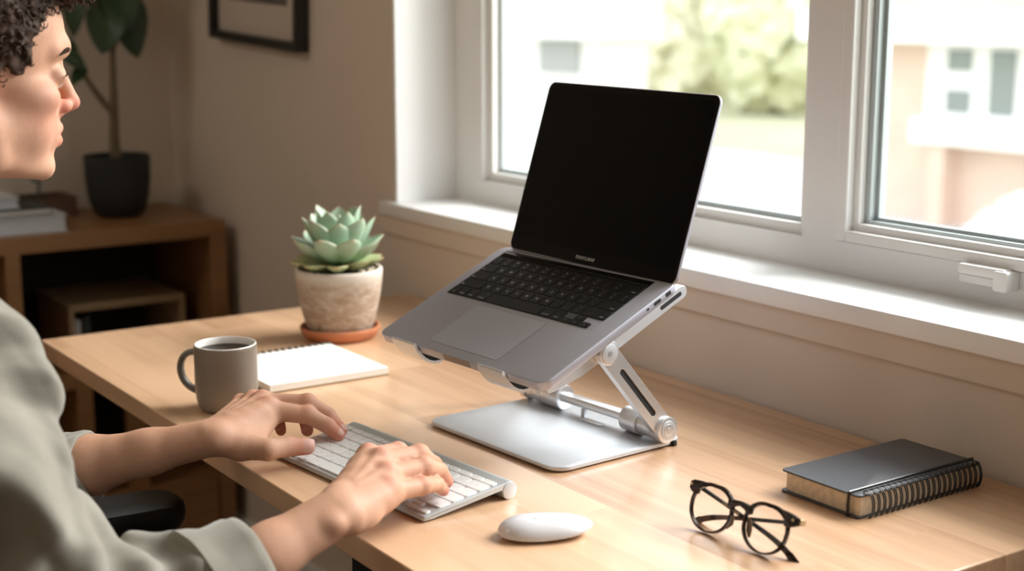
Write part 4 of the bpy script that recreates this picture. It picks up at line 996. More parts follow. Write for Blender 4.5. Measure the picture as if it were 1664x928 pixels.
def temple(s_, z_tip, depth, y_tip):
    p = [(s_ * (.0700 if s_ > 0 else .0665), .0030, .0405), (s_ * (.0695 if s_ > 0 else .0660), .0080, .0400), (s_ * .060, depth, .0385), (s_ * .02, depth + .001, .0300), (-s_ * .02, depth + .001, .0215), (-s_ * .045, depth + .002, .0150), (-s_ * .062, y_tip, .0075), (-s_ * .0700, y_tip + .003, z_tip)]
    pts = [Vector(q) for q in p]; fine = []
    for i in range(len(pts) - 1):
        for q in range(4): fine.append(pts[i].lerp(pts[i + 1], q / 4))
    fine.append(pts[-1]); rg = []
    for _ in range(3): fine = [fine[0]] + [(fine[i - 1] + fine[i] * 2 + fine[i + 1]) / 4 for i in range(1, len(fine) - 1)] + [fine[-1]]
    N_ = len(fine)
    for i, q in enumerate(fine):
        t = (fine[min(i + 1, N_ - 1)] - fine[max(i - 1, 0)]).normalized(); dpt = Vector((0, 1, 0)); hgt = t.cross(dpt).normalized(); dpt = hgt.cross(t).normalized()
        u = i / (N_ - 1); hh = .0030 * (1 - .35 * math.sin(math.pi * min(1, u * 1.3))) * (1.25 if u > .85 else 1); dd = .0013
        rg.append([q + hgt * hh * a_ + dpt * dd * c_ for a_, c_ in ((1, .5), (.8, 1), (-.8, 1), (-1, .5), (-1, -.5), (-.8, -1), (.8, -1), (1, -.5))])
    b = MB(); b.rings(rg); o = b.make('temple', M['acetate'], gl); return o, fine
t1, fn = temple(-1, .0012, .0105, .0120)
t2, fn2 = temple(1, .0012, .0150, .0165)
b = MB(); a0, a1 = fn[9], fn[15]; mid = (a0 + a1) / 2; d_ = (a1 - a0).normalized()
ang_ = math.atan2(d_.z, d_.x)
TMt = Matrix.Translation(mid + Vector((0, -.0018, 0))) @ Matrix.Rotation(-ang_, 4, 'Y') @ Matrix.Rotation(math.pi / 2, 4, 'X')
stamp(b, 'E.MITTELMAR', .0042, 0, 0, 0, 0, TMt); b.make('lettering', M['goldpin'], t1)
b = MB(); b.box(.0700, .0722, .001, .009, .0382, .0440); b.make('hinge', M['goldpin'], gl, .0004)
b = MB(); b.box(-.0690, -.0668, .001, .009, .0382, .0440); b.make('hinge', M['acetate'], gl, .0004)

# ================================================================== SUCCULENT
pc_ = (-1.948, 1.013)
sa = empty('plant_saucer', (*pc_, 0), label='round terracotta saucer under the potted succulent', category='saucer')
b = MB(); b.lathe([(.001, .0), (.050, 0), (.055, .003), (.0605, .012), (.0625, .0160), (.0620, .0190), (.0595, .0195), (.0575, .0175), (.0545, .0085), (.050, .0065), (.001, .0065)], 56); b.make('dish', M['terracotta'], sa)
su = empty('potted_succulent', (*pc_, .0066), label='pale green rosette succulent in a weathered cement pot', category='plant')
b = MB(); b.lathe([(.001, 0), (.043, 0), (.0475, .003), (.0525, .015), (.0590, .040), (.0635, .064), (.0660, .085), (.0670, .097), (.0668, .1015), (.0650, .1035), (.0625, .1035), (.0608, .1015), (.0600, .090), (.001, .089)], 64); b.make('pot', M['cement'], su)
b = MB(); b.lathe([(.0600, .0935), (.045, .0960), (.02, .0970), (.001, .0970)], 32); b.make('soil', M['soil'], su)
rnd = random.Random(11)
b = MB()
for k in range(26):
    a = rnd.random() * 6.28; r = .035 + .021 * rnd.random(); s_ = .0022 + .002 * rnd.random()
    b.lathe([(.0001, .0955), (s_, .0955 + s_ * .6), (s_ * .8, .0955 + s_ * 1.3), (.0001, .0955 + s_ * 1.7)], 7, 0, r * math.cos(a), r * math.sin(a))
b.make('pebbles', M['paperedge'], su, kind='stuff')
def succ_leaf(az, elev, L, Wd, th, base_r, z0, mat, tipred, curl=.5):
    # thick spoon-shaped leaf with a pointed tip, cupped upwards
    nu, nv = 22, 16; P = []; tint = []
    for i in range(nu + 1):
        u = i / nu; e = elev + curl * (u - .35) * u
        w = Wd * (math.sin(math.pi * (.10 + .90 * u) ** 1.35) ** .62 if u < 1 else 0) * (1 if u < .8 else max(0, 1 - ((u - .8) / .2) ** 2.2 * .55))
        w = max(w, .0002) if u < 1 else .0002; t_ = th * (1 - u ** 3) * (.65 + .5 * math.sin(math.pi * u)) + .0003
        for j in range(nv):
            a = 2 * math.pi * j / nv; cx_, cz_ = math.cos(a), math.sin(a)
            lat = w * cx_; nz = t_ * cz_ * (1 if cz_ < 0 else .45) + (abs(cx_) ** 2) * w * .30
            if cz_ > .2: nz -= .12 * t_
            P.append((u, lat, nz)); tint.append(min(1, tipred * (max(0, (u - .90) / .10) ** 1.5 + .55 * max(0, abs(cx_) - .92) / .08 * (.3 + .7 * u))))
    pos = []; x, zc = base_r, z0; cl = []
    for i in range(nu + 1):
        u = i / nu; e = elev + curl * (u - .35); cl.append((x, zc, e)); x += L / nu * math.cos(e); zc += L / nu * math.sin(e)
    for idx_, (u, lat, nz) in enumerate(P):
        cx_, cz_, e = cl[idx_ // nv]
        rr = cx_ - nz * math.sin(e); zz = cz_ + nz * math.cos(e)
        pos.append((rr * math.cos(az) - lat * math.sin(az), rr * math.sin(az) + lat * math.cos(az), zz))
    F = []
    for i in range(nu):
        for j in range(nv):
            k = (j + 1) % nv; F.append((i * nv + j, i * nv + k, (i + 1) * nv + k, (i + 1) * nv + j))
    return npmesh('leaf', np.array(pos), np.array(F), M[mat], su, tint)
ga = math.radians(137.5); k = 0; cam_az = math.atan2(-1.013, 1.948)
for ring, n, elev, L, Wd, th, br, z0, mt, red, curl in (
        (0, 9, .12, .070, .0165, .0065, .006, .106, 'succulent_outer', .95, .35), (1, 9, .46, .080, .0205, .0070, .006, .113, 'succulent', .75, .45), (2, 8, .82, .084, .0205, .0068, .005, .118, 'succulent', .60, .35),
        (3, 7, 1.10, .082, .0185, .006, .004, .123, 'succulent', .5, .25), (4, 5, 1.28, .064, .0125, .005, .003, .127, 'succulent', .4, .15), (5, 4, 1.45, .048, .007, .004, .002, .131, 'succulent', .3, .1)):
    for j in range(n):
        az = cam_az + 2 * math.pi * (j + (.5 if ring % 2 else 0)) / n + rnd.uniform(-.08, .08)
        succ_leaf(az, elev + rnd.uniform(-.05, .06), L * rnd.uniform(.93, 1.05), Wd * rnd.uniform(.93, 1.05), th, br, z0, mt, red, curl)
# ================================================================== PERSON
per = empty('person', (-1.43, .12, -T), label='person in a rolled-sleeve grey shirt seated at the desk, typing and facing the window', category='person')
def V3(*a): return np.array(a, float)
def hand(s, W, elbow, idx, mid, rng, pky, thb, side, roll=0.0):
    """adds forearm, palm and five fingers to the field; finger lists: MCP, PIP, DIP, tip"""
    W = V3(*W); E = V3(*elbow)
    lat = V3(*idx[0]) - V3(*pky[0]); lat /= np.linalg.norm(lat)
    fa = E - W; L = np.linalg.norm(fa); fa /= L
    # forearm, slightly flattened at the wrist
    s.cap(W + fa * .005, W + fa * .075, .0205, .0235, .010, (lat, 1.28))
    s.cap(W + fa * .075, W + fa * .155, .0235, .033, .014, (lat, 1.12))
    s.cap(W + fa * .155, E, .033, .036, .014)
    st_ = (V3(*pky[0]) - V3(*idx[0])); 
    up = np.cross(lat, V3(*mid[0]) - W); up /= np.linalg.norm(up); up *= np.sign(up[2])
    s.ell(W - lat * .019 + fa * .014 + up * .0062, (.0085, .0085, .0060), .012)        # ulna head
    fingers = ((idx, (.0118, .0102, .0090, .0074)), (mid, (.0120, .0104, .0091, .0075)), (rng, (.0114, .0098, .0086, .0071)), (pky, (.0104, .0086, .0076, .0064)))
    # palm: metacarpals fan out of the wrist
    for q, (f, r) in enumerate(fingers):
        m = V3(*f[0]); o = W + lat * (.012 - .008 * q) + (m - W) * .12
        s.cap(o, m - up * .004, .0135, .0122 - .0006 * q, .010)
        s.cap(o - up * .006, m - up * .010 - (m - W) * .06, .0125, .0105 - .0006 * q, .010)
    for q in (.35, .58, .80):
        s.cap(W + (V3(*idx[0]) - W) * q - up * .0035, W + (V3(*pky[0]) - W) * q - up * .0035, .0138, .0122, .010)
    # heel of the hand
    h = W + (V3(*mid[0]) - W) * .28
    s.ell(h - lat * .016 - up * .012, (.020, .020, .013), .008)
    s.ell(h + lat * .016 - up * .011, (.020, .020, .014), .008)
    # thumb
    t = [V3(*p) for p in thb]
    s.cap(W + lat * .010 + (t[0] - W) * .1, t[0], .0155, .0142, .010)
    s.cap(t[0], t[1], .0140, .0118, .007); s.cap(t[1], t[2], .0118, .0108, .004); s.cap(t[2], t[3], .0112, .0094, .003)
    s.cap(t[0], V3(*idx[0]) * .75 + W * .25 - up * .008, .010, .010, .012); s.cap(t[0] * .45 + t[1] * .55, V3(*idx[0]) - up * .012, .0075, .0080, .010)            # web
    # fingers: own field first, so that neighbours stay separate
    V0 = s.V.copy()
    tot = None
    for f, r in fingers:
        s.V = np.full_like(V0, 1.0); p = [V3(*q) for q in f]
        s.cap(p[0] - up * .003, p[1], r[0], r[1], .003); s.cap(p[1], p[2], r[1], r[2], .003); s.cap(p[2], p[3], r[2], r[3], .003)
        s.ell(p[1] + up * .0012, (r[1] * 1.03,) * 3, .003)                             # knuckle swelling
        s.ell(p[0] + up * .0028, (r[0] * .92,) * 3, .004)
        if tot is None: tot = s.V
        else:
            k = .0012; h_ = np.clip(.5 + .5 * (tot - s.V) / k, 0, 1); tot = tot + (s.V - tot) * h_ - k * h_ * (1 - h_)
    k = .0060; h_ = np.clip(.5 + .5 * (V0 - tot) / k, 0, 1); s.V = V0 + (tot - V0) * h_ - k * h_ * (1 - h_)
    for q in range(3):
        a_, c_ = V3(*fingers[q][0][0]), V3(*fingers[q + 1][0][0]); o_ = (V3(*fingers[q][0][1]) + V3(*fingers[q + 1][0][1])) / 2 - (a_ + c_) / 2
        m_ = (a_ + c_) / 2 - up * .0025; s.cap(m_ - o_ * .15, m_ + o_ * .12, .0098, .0074, .008)
    # extensor tendons on the back of the hand
    for f, r in fingers:
        m = V3(*f[0]); s.cap(W + (m - W) * .35 + up * .0120, m + up * .0078, .0010, .0014, .006)
    knuck = [V3(*f[i]) + up * (.009 if i == 0 else .006) for f, _ in fingers for i in (0, 1)]
    tips = [V3(*f[3]) for f, _ in fingers] + [t[3]]
    return knuck, tips, up
PARTS = []
def tinted(P, knuck, tips, extra=()):
    t = np.zeros(len(P))
    for c in knuck: t = np.maximum(t, .38 * np.exp(-((P - c) ** 2).sum(1) / (2 * .0062 ** 2)))
    for c in tips: t = np.maximum(t, .75 * np.exp(-((P - c) ** 2).sum(1) / (2 * .011 ** 2)))
    for c, s_, a in extra: t = np.maximum(t, a * np.exp(-((P - V3(*c)) ** 2).sum(1) / (2 * s_ ** 2)))
    return t
# ---- left hand (far side of the keyboard)
LW_ = (-1.438, .586, .038); LE_ = (-1.625, .395, -.035)
s = SDF((-1.67, .35, -.085), (-1.36, .78, .095), .0017)
Lidx = [(-1.466, .668, .053), (-1.443, .7065, .0430), (-1.428, .7235, .0315), (-1.418, .7320, .0215)]
Lmid = [(-1.489, .672, .055), (-1.459, .7145, .0525), (-1.448, .7345, .0375), (-1.430, .7415, .0225)]
Lrng = [(-1.510, .670, .051), (-1.488, .7070, .0460), (-1.469, .7160, .0320), (-1.453, .7100, .0220)]
Lpky = [(-1.527, .661, .044), (-1.512, .6890, .0390), (-1.495, .6935, .0280), (-1.479, .6890, .0190)]
Lthb = [(-1.418, .612, .0290), (-1.394, .6330, .0275), (-1.397, .6580, .0260), (-1.392, .6790, .0235)]
kn, tp, upL = hand(s, LW_, LE_, Lidx, Lmid, Lrng, Lpky, Lthb, 1)
P, F = s.mesh(); P = relax(P, F, 1, .5); PARTS.append((P, F, tinted(P, kn, tp)))
# ---- right hand (near side)
RW_ = (-1.134, .586, .045); RE_ = (-1.135, .350, -.040)
s = SDF((-1.27, .30, -.09), (-1.06, .78, .105), .0017)
Ridx = [(-1.206, .655, .066), (-1.219, .6960, .0585), (-1.217, .7150, .0440), (-1.210, .7230, .0255)]
Rmid = [(-1.184, .657, .067), (-1.190, .7040, .0620), (-1.200, .7260, .0455), (-1.206, .7400, .0265)]
Rrng = [(-1.161, .651, .060), (-1.169, .6960, .0570), (-1.180, .7210, .0450), (-1.192, .7370, .0275)]
Rpky = [(-1.1430, .6440, .051), (-1.151, .6840, .0445), (-1.164, .7080, .0380), (-1.179, .7250, .0245)]
Rthb = [(-1.163, .612, .0330), (-1.190, .6400, .0290), (-1.205, .6680, .0255), (-1.208, .6930, .0235)]
kn, tp, upR = hand(s, RW_, RE_, Ridx, Rmid, Rrng, Rpky, Rthb, -1)
P, F = s.mesh(); P = relax(P, F, 1, .5); PARTS.append((P, F, tinted(P, kn, tp)))
# ---- head and neck, local axes: x to the person's right, y forward, z up; origin on the bridge of the nose
HO = V3(-1.4745, .4545, .4475)
HS = 1.0
s = SDF((-.095, -.215, -.27), (.095, .035, .135), .0021)
s.ell((0, -.095, .030), (.074, .097, .088), .01)
s.ell((0, -.050, .034), (.058, .048, .046), .018)
s.cap((-.026, -.0068, .0160), (0, -.0052, .0140), .0090, .0085, .012); s.cap((.026, -.0068, .0160), (0, -.0052, .0140), .0090, .0085, .012); s.cap((-.040, -.0180, .0130), (-.026, -.0080, .0160), .0080, .0085, .012); s.cap((.040, -.0180, .0130), (.026, -.0080, .0160), .0080, .0085, .012)
s.ell((0, -.055, -.040), (.053, .050, .070), .016)
for q in (-1, 1):
    s.ell((q * .044, -.042, -.033), (.021, .028, .019), .012)
    s.cap((q * .060, -.100, -.050), (q * .052, -.088, -.086), .014, .014, .014)
    s.cap((q * .052, -.088, -.086), (q * .016, -.028, -.104), .0150, .0125, .014)
    s.cap((q * .036, -.050, -.062), (q * .044, -.085, -.060), .024, .025, .018)
s.ell((0, -.0275, -.1010), (.019, .0165, .0155), .008)
s.ell((0, -.070, -.072), (.050, .052, .040), .014)
s.ell((0, -.0285, -.070), (.027, .025, .022), .010)
# eye sockets, lids
for q in (-1, 1):
    s.ell((q * .031, .004, -.011), (.0165, .0145, .0105), .009, sub=True)
    s.ell((q * .031, -.0150, -.0125), (.0140, .0125, .0115), .005); s.ell((q * .031, .0005, -.0128), (.0112, .0075, .0040), .0020, sub=True)
    s.cap((q * .018, -.0055, -.0150), (q * .031, -.0020, -.0125), .0016, .0018, .002); s.cap((q * .031, -.0020, -.0125), (q * .044, -.0085, -.0140), .0018, .0014, .002)
# nose
s.cap((0, -.0065, .003), (0, .0078, -.033), .0072, .0078, .007)
s.ell((0, .0092, -.0405), (.0092, .0105, .0092), .004)
for q in (-1, 1): s.ell((q * .0125, -.0015, -.0435), (.0064, .0095, .0072), .004)
s.cap((0, .004, -.0470), (0, -.0050, -.0520), .0048, .0055, .004)
for q in (-1, 1): s.ell((q * .0065, .0015, -.0500), (.0030, .0045, .0022), .0015, sub=True)
# lips
s.cap((-.021, -.0165, -.0705), (0, -.0058, -.0660), .0032, .0062, .003); s.cap((.021, -.0165, -.0705), (0, -.0058, -.0660), .0032, .0062, .003)
s.cap((-.019, -.0165, -.0725), (0, -.0080, -.0785), .0032, .0068, .003); s.cap((.019, -.0165, -.0725), (0, -.0080, -.0785), .0032, .0068, .003)
s.cap((-.024, -.0120, -.0722), (0, -.0010, -.0722), .0007, .0010, .0016, sub=True); s.cap((.024, -.0120, -.0722), (0, -.0010, -.0722), .0007, .0010, .0016, sub=True)
# ears
for q in (-1, 1):
    s.ell((q * .0745, -.106, -.022), (.0060, .0175, .0300), .004); s.ell((q * .083, -.103, -.018), (.0050, .0105, .0200), .004, sub=True); s.ell((q * .073, -.100, -.047), (.0055, .009, .010), .004)
s.cap((0, -.122, -.060), (0, -.158, -.190), .050, .052, .018); s.cap((0, -.158, -.190), (0, -.175, -.27), .054, .068, .02)
s.cap((0, -.098, -.140), (0, -.112, -.165), .009, .008, .012)
P, F = s.mesh(); P = relax(P, F, 2, .5)
ex = [((.044, -.035, -.045), .018, .35), ((-.044, -.035, -.045), .018, .35), ((0, .012, -.043), .011, .75), ((.013, -.002, -.046), .008, .7), ((-.013, -.002, -.046), .008, .7),
      ((0, -.006, -.066), .006, .8), ((.010, -.009, -.069), .005, .7), ((-.010, -.009, -.069), .005, .7), ((0, -.006, -.079), .006, .9), ((.011, -.010, -.077), .005, .8), ((-.011, -.010, -.077), .005, .8), ((.078, -.105, -.02), .02, .6), ((-.078, -.105, -.02), .02, .6)]
tt = tinted(P, [], [], ex); P = P * HS + HO; PARTS.append((P, F, tt))
# ---- hidden trunk joins neck and arms under the shirt, so the body is one figure
RS_, LS_ = V3(-1.245, .262, .165), V3(-1.655, .290, .165)
s = SDF((-1.76, .0, -.36), (-1.06, .46, .30), .006)
s.ell((-1.447, .165, .0), (.135, .075, .22), .02); s.cap(RS_ + V3(0, -.02, 0), LS_ + V3(0, -.02, 0), .036, .036, .03); s.cap((-1.47, .275, .22), (-1.46, .22, .12), .048, .055, .03)
s.cap(RS_, RE_, .038, .034, .02); s.cap(LS_, LE_, .038, .034, .02); s.ell((-1.43, .12, -.20), (.13, .09, .10), .03)
P, F = s.mesh(); PARTS.append((P, F, np.zeros(len(P))))
off = 0; PP = []; FF = []; TT = []
for P, F, t in PARTS: PP.append(P); FF.append(F + off); TT.append(t); off += len(P)
root = np.array(per.location)
PP = np.concatenate(PP) + (0, 0, T) - root
body_o = npmesh('body', PP, np.concatenate(FF), M['skin'], per, np.concatenate(TT))
def toper(P): return np.asarray(P) + (0, 0, T) - root
# nails
def nail(tip, prev, up, w, l, tilt=0.0, lift=.0, toward=None):
    tip, prev = V3(*tip), V3(*prev); d = tip - prev; d /= np.linalg.norm(d); u = (V3(*toward) if toward is not None else up); u = u - d * (u @ d); u /= np.linalg.norm(u); sd = np.cross(d, u)
    P = []; n, m = 8, 8
    for i in range(n + 1):
        for j in range(m + 1):
            a, c = i / n * 2 - 1, j / m * 2 - 1
            x = c * w * math.sqrt(max(0, 1 - .35 * a * a * (1 if a < 0 else 1.2))); R = w * 1.25
            z_ = lift - (R - math.sqrt(max(1e-9, R * R - min(x * x, R * R * .98)))) - .0006 * a * a - .0010 * max(0, a) ** 2
            P.append(tip + d * (a * l - .001) + sd * x + u * z_)
    F = [(i * (m + 1) + j, i * (m + 1) + j + 1, (i + 1) * (m + 1) + j + 1, (i + 1) * (m + 1) + j) for i in range(n) for j in range(m)]
    F = np.array(F); P = np.array(P); k = len(P); P2 = P - u * .0008
    F2 = F[:, ::-1] + k; return npmesh('fingernail', toper(np.concatenate([P, P2])), np.concatenate([F, F2]), M['nail'], per)
nail(Lthb[3], Lthb[2], upL, .0084, .0080, lift=.0101, toward=(.80, -.30, .50))
for f in (Lidx, Lmid, Lrng, Lpky): nail(f[3], f[2], upL, .0056, .0058, lift=.0077)
for f in (Ridx, Rmid, Rrng, Rpky): nail(f[3], f[2], upR, .0056, .0058, lift=.0077)
# eyes
for q in (-1, 1):
    c = HO + V3(q * .031, -.0163, -.0136)
    b = MB(); n1, n2 = 14, 20
    rg = [[tuple(c + .0122 * V3(math.sin(th) * math.cos(2 * math.pi * k / n2), math.cos(th), math.sin(th) * math.sin(2 * math.pi * k / n2))) for k in range(n2)] for th in [math.pi * i / n1 + .001 for i in range(n1 + 1)]]
    b.rings(rg); ey = world(b, per).make('eye', M['eye'], per)
    b = MB(); b.rings([[tuple(c + V3(r_ * math.cos(2 * math.pi * k / 20), y_, r_ * math.sin(2 * math.pi * k / 20))) for k in range(20)] for r_, y_ in ((.0056, .0105), (.0054, .0113), (.0030, .0121), (.0003, .0124))]); world(b, per).make('iris', M['brow'], ey)
    b = MB(); pts = [tuple(HO + V3(q * x, y + .0026, z - .0050)) for x, y, z in ((.016, -.0060, .0135), (.024, -.0010, .0185), (.034, -.0010, .0205), (.043, -.0075, .0180), (.049, -.0160, .0130))]
    b.tube(bez(pts, 10), [.0012, .0024, .0032, .0036, .0036, .0034, .0030, .0026, .0020, .0013, .0006], 8); world(b, per).make('eyebrow', M['brow'], per)
    b = MB(); b.tube(bez([tuple(HO + V3(q * x, y, z)) for x, y, z in ((.019, -.0055, -.0120), (.026, .0010, -.0095), (.036, .0000, -.0095), (.046, -.0080, -.0125))], 8), [.0004, .0009, .0011, .0012, .0012, .0012, .0010, .0008, .0003], 6); world(b, per).make('eyelashes', M['brow'], per)
# ---- hair
s = SDF((-.105, -.225, -.075), (.105, .055, .155), .0022)
s.ell((0, -.100, .046), (.083, .104, .095), .008); s.ell((0, -.020, .088), (.066, .052, .034), .014); s.ell((.01, .008, .084), (.05, .030, .022), .01)
X, Y, Z = s.full()
zz = [-.2, -.060, -.0185, -.0180, .02, .045, .058, .070, .3]; yy = [-.135, -.125, -.122, -.047, -.040, -.030, -.012, .06, .06]
yh = np.interp(s.ax[2], zz, yy).astype(np.float32)[None, None, :]
fr = np.clip((np.abs(X) - .045) / .02, 0, 1)               # the front of the forehead stays bare lower down
yfront = np.interp(s.ax[2], [-.2, .050, .062, .3], [-.06, -.06, .06, .06]).astype(np.float32)[None, None, :]
lim = yh * fr + yfront * (1 - fr)
g_ = Y - lim
curl = .0048 * np.sin(X * 310 + 3 * np.sin(Z * 170 + Y * 60)) * np.sin(Y * 330 + 2.5 * np.sin(X * 190)) * np.sin(Z * 300 + 2 * np.sin(Y * 210) + 1) + .0035 * np.sin(X * 150 + 2 * np.sin(Y * 120)) * np.sin(Y * 140 + 1 + 2 * np.sin(Z * 90))
Vh = s.V + curl
k = .006; h_ = np.clip(.5 - .5 * (Vh - (g_ + curl * .8)) / k, 0, 1); s.V = (Vh + ((g_ + curl * .8) - Vh) * h_ + k * h_ * (1 - h_)).astype(np.float32)
# only where it clears the skull: subtract a slightly smaller head so the cap is hollow
P, F = s.mesh(); hair = npmesh('hair', toper(P + HO), F, M['hair'], per)
rnd = random.Random(21); b = MB(); sel = [i for i in range(len(P)) if True]; rnd.shuffle(sel); cnt = 0
for i in sel:
    p = P[i]
    if (p[2] < -.01 and p[1] < -.1) or (p[2] < .045 and rnd.random() < .6): continue
    c0 = V3(0, -.095, .03); n_ = (p - c0); n_ /= np.linalg.norm(n_)
    if (p - c0) @ n_ < .070: continue
    t_ = np.cross(n_, V3(rnd.gauss(0, 1), rnd.gauss(0, 1), rnd.gauss(0, 1))); t_ /= np.linalg.norm(t_); w_ = np.cross(n_, t_); r = rnd.uniform(.0028, .0050); pts = []
    for q in range(9):
        a = q / 8 * rnd.uniform(4.2, 4.4); pts.append(HO + p + n_ * (-.0008 + .0005 * q) + t_ * (r * math.cos(a) - r) + w_ * r * math.sin(a))
    b.tube(pts, [.0007] * 7 + [.0005, .0002], 4, cap=False); cnt += 1
    if cnt > 3200: break
world(b, per).make('curls', M['hair'], hair)
# ---- shirt
cuffR = V3(-1.1345, .470, .003); aR = (V3(*RW_) - V3(*RE_)); aR /= np.linalg.norm(aR)
RSh = V3(-1.246, .266, .190); RE2 = V3(-1.142, .347, -.042)
s = SDF((-1.80, -.03, -.40), (-1.02, .56, .30), .0036)
s.ell((-1.447, .185, .0), (.190, .125, .27), .02); s.ell((-1.450, .225, .110), (.205, .095, .125), .05); s.ell((-1.44, .14, -.22), (.185, .150, .15), .05)
LSh = V3(-1.66, .300, .190)
s.cap(RSh, LSh, .062, .062, .05); s.cap((-1.455, .235, .235), RSh + V3(-.02, -.01, .005), .058, .052, .04); s.cap((-1.475, .235, .235), LSh + V3(.02, -.01, .005), .058, .052, .04); s.cap((-1.47, .255, .230), (-1.455, .215, .10), .064, .10, .05)
s.cap(RSh, RE2, .072, .064, .035)
s.cap(RE2, RE2 + (cuffR - RE2) * .78, .066, .056, .030); s.ell((-1.165, .400, .018), (.030, .024, .024), .016); s.ell((-1.150, .438, .020), (.026, .014, .020), .010)
LE2 = V3(*LE_); aL = (V3(*LW_) - LE2); aL /= np.linalg.norm(aL); cuffL = LE2 + aL * .112
s.cap(LSh, LE2, .072, .060, .035); s.cap(LE2, cuffL - aL * .02, .050, .040, .03)
X, Y, Z = s.full()
def fold(A, d, f, wx, wf, ph=0.0, p=1.6):
    u = X * d[0] + Y * d[1] + Z * d[2]; a = wx[0] * X + wx[1] * Y + wx[2] * Z
    v = np.sin(u * f + ph + 1.3 * np.sin(a * wf + ph * 2) + .6 * np.sin(a * wf * 2.3 + u * f * .31)); return -A * np.sign(v) * np.abs(v) ** p
d1 = RE2 - RSh; d1 /= np.linalg.norm(d1)
near_elbow = np.exp(-(((X - RE2[0]) ** 2 + (Y - RE2[1] - .03) ** 2 + (Z - RE2[2] - .01) ** 2) / (2 * .085 ** 2)))
arm_r = 1 / (1 + np.exp(-(X + 1.33) / .02))
s.V = (s.V + (near_elbow * fold(.0120, (-.10, .92, -.25), 140, (.9, .1, .6), 30, .4, .8) + arm_r * (1 - near_elbow) * fold(.0115, (.2, .55, .75), 58, (.5, -.8, .2), 22, 1.1, 1.2)
        + fold(.0035, (.6, -.2, .7), 48, (.3, .9, .1), 17, 2.2) + arm_r * fold(.0026, (-.5, .5, .7), 120, (.7, .5, -.3), 40, .7))).astype(np.float32)
P, F = s.mesh(); P = relax(P, F, 2, .5); shirt = npmesh('shirt', toper(P), F, M['linen'], per)
def cuff(c, ax, r0, r1, l, fat=.0045, seed=1, name='cuff'):
    # turned-up cuff: a thick rolled tube around the forearm
    ax = ax / np.linalg.norm(ax); a = np.cross(ax, V3(0, 0, 1)); a /= np.linalg.norm(a); b2 = np.cross(ax, a); rr = random.Random(seed); ph = [rr.uniform(0, 6.28) for _ in range(6)]
    prof = [(-l, r0 - .004), (-l - .001, r0 + .001), (-l * .85, r0 + fat), (-l * .5, (r0 + r1) / 2 + fat + .001), (-l * .1, r1 + fat), (l * .55, r1 + fat - .0006), (l * .8, r1 + fat - .002), (l * .88, r1), (l * .80, r1 - .0030), (l * .3, r1 - .005), (-l * .6, r0 - .008)]
    n = 72; rg = []
    for i, (u, r) in enumerate(prof):
        ring = []
        for k in range(n):
            th = 2 * math.pi * k / n; w_ = .0022 * math.sin(3 * th + ph[0] + u * 30) + .0016 * math.sin(5 * th + ph[1] - u * 45) + .0010 * math.sin(9 * th + ph[2] + u * 70)
            q = c + ax * (u + .0035 * math.sin(2 * th + ph[3])) + (a * math.cos(th) * 1.08 + b2 * math.sin(th) * .96) * (r + w_); ring.append(tuple(q))
        rg.append(ring)
    b = MB(); b.rings(rg, cap=False); return world(b, per).make(name, M['linen'], shirt)
cuff(cuffR + aR * .006, aR, .0540, .0455, .029, seed=3)
cuff(cuffL, aL, .0410, .0375, .022, seed=5)
b = MB(); 
cen = V3(-1.470, .272, .262); rg = []
for k in range(41):
    th = math.radians(-62 + 304 * k / 40) + math.pi * .0
    o = V3(math.cos(th + math.pi), math.sin(th + math.pi) * 1.0, 0); c = cen + o * .066 + V3(0, 0, .008 + .012 * math.sin(th))
    rg.append([tuple(c + o * x + V3(0, 0, z)) for x, z in ((-.002, -.03), (-.003, .018), (0, .021), (.004, .017), (.016, -.022), (.013, -.024), (.003, .006), (.001, -.03))])
b.rings(rg); world(b, per).make('collar', M['linen'], shirt)
# ---- trousers and shoes
s = SDF((-1.70, -.02, -T + .05), (-1.15, .62, -.12), .007)
s.ell((-1.43, .13, -.22), (.175, .135, .085), .02)
for x0, x1 in ((-1.33, -1.29), (-1.53, -1.57)):
    s.cap((x0, .15, -.21), (x1, .50, -.22), .082, .062, .03); s.cap((x1, .50, -.22), (x1, .44, -.62), .060, .045, .02)
P, F = s.mesh(); npmesh('trousers', toper(P), F, M['jeans'], per)
for x1 in (-1.29, -1.57):
    s = SDF((x1 - .06, .36, -T), (x1 + .06, .72, -T + .14), .004)
    s.ell((x1, .60, -T + .038), (.042, .085, .034), .02); s.ell((x1, .47, -T + .045), (.034, .06, .043), .02); s.cap((x1, .44, -T + .06), (x1, .44, -T + .12), .042, .045, .02)
    s.V = np.maximum(s.V, -(s.full()[2] + T - .002)).astype(np.float32)
    P, F = s.mesh(); npmesh('shoe', toper(P), F, M['shoe'], per)

# ================================================================== OFFICE CHAIR
ch = empty('office_chair', (-1.43, .14, -T), label='black office chair under the seated person, its armrest beside the desk edge', category='chair')
def capr(name, x0, x1, y0, y1, z0, z1, r, bev): 
    b = MB(); b.prism(rrect(x1 - x0, y1 - y0, r, 6, (x0 + x1) / 2, (y0 + y1) / 2), z0, z1, bev=bev); return world(b, ch).make(name, M['blackplastic'], ch)
capr('seat', -1.67, -1.19, -.10, .36, -.365, -.300, .07, .02)
b = MB(); rg = []
for k in range(13):
    z = -.24 + .50 * k / 12; w_ = .21 * (1 - .25 * (k / 12) ** 3); yy_ = -.13 - .03 * math.sin(math.pi * k / 12) - .04 * k / 12
    rg.append([(-1.43 + w_ * c_ , yy_ + .035 * abs(c_) ** 2 + q, z) for c_, q in [(-1, 0), (-.7, -.0), (-.35, 0), (0, 0), (.35, 0), (.7, 0), (1, 0), (1, -.03), (.7, -.03), (.35, -.03), (0, -.03), (-.35, -.03), (-.7, -.03), (-1, -.03)]])
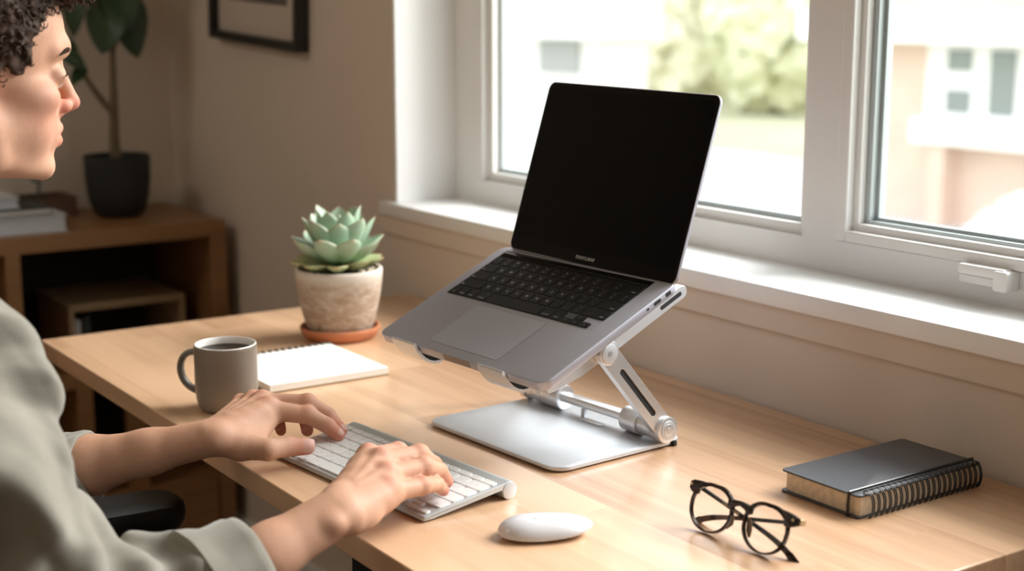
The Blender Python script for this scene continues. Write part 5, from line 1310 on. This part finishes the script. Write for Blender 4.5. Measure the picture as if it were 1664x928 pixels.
b.rings(rg); world(b, ch).make('backrest', M['blackplastic'], ch, .006)
b = MB(); b.prism([(-.155, -.30), (-.10, -.38), (-.10, -.40), (-.18, -.31), (-.20, .05), (-.17, .05)], -1.46, -1.40, 'x'); world(b, ch).make('back_support', M['blackplastic'], ch, .003)
for xa in (-1.588, -1.272 + .02):
    b = MB(); y0, y1 = .335, .608; zt = -.062
    pl_ = rrect(.074, y1 - y0, .034, 8, xa, (y0 + y1) / 2)
    rg = []
    for ins_, z in ((.020, zt - .040), (.008, zt - .037), (.0015, zt - .026), (0, zt - .016), (.002, zt - .006), (.009, zt - .001), (.020, zt)):
        rg.append([(x, y, z - .010 * ((y - y0) / (y1 - y0)) ** 3 + .0) for x, y in inset(pl_, ins_)])
    b.rings(rg); world(b, ch).make('armrest', M['blackplastic'], ch)
    b = MB(); b.box(xa - .018, xa + .018, .415, .475, -.345, zt - .036); world(b, ch).make('armrest_post', M['blackplastic'], ch, .005)
    b = MB(); b.box(min(xa, -1.43), max(xa, -1.43), .415 - .06, .475 - .06, -.378, -.364); world(b, ch).make('armrest_bracket', M['blackplastic'], ch, .002)
b = MB(); b.lathe([(.028, -T + .09), (.028, -.50), (.020, -.50), (.020, -.40), (.06, -.385), (.06, -.366)], 24, 0, -1.43, .13, True); world(b, ch).make('gas_column', M['black_metal'], ch)
for k in range(5):
    a = 2 * math.pi * k / 5 + .3; d = Vector((math.cos(a), math.sin(a), 0)); c = Vector((-1.43, .13, 0))
    b = MB(); b.tube([c + Vector((0, 0, -T + .105)), c + d * .15 + Vector((0, 0, -T + .095)), c + d * .27 + Vector((0, 0, -T + .070))], [.026, .020, .014], 10); world(b, ch).make('leg', M['blackplastic'], ch)
    sdv = Vector((-d.y, d.x, 0))
    for q in (-1, 1):
        o = c + d * .28 + sdv * (.012 * q) + Vector((0, 0, -T + .028)); n_ = 18
        b = MB(); b.rings([[o + sdv * x + (d * math.cos(2 * math.pi * i / n_) + Vector((0, 0, 1)) * math.sin(2 * math.pi * i / n_)) * .028 for i in range(n_)] for x in (-.008, .008)]); world(b, ch).make('caster', M['blackplastic'], ch)
    b = MB(); b.tube([c + d * .27 + Vector((0, 0, -T + .075)), c + d * .275 + Vector((0, 0, -T + .03))], .007, 8); world(b, ch).make('caster_stem', M['black_metal'], ch)
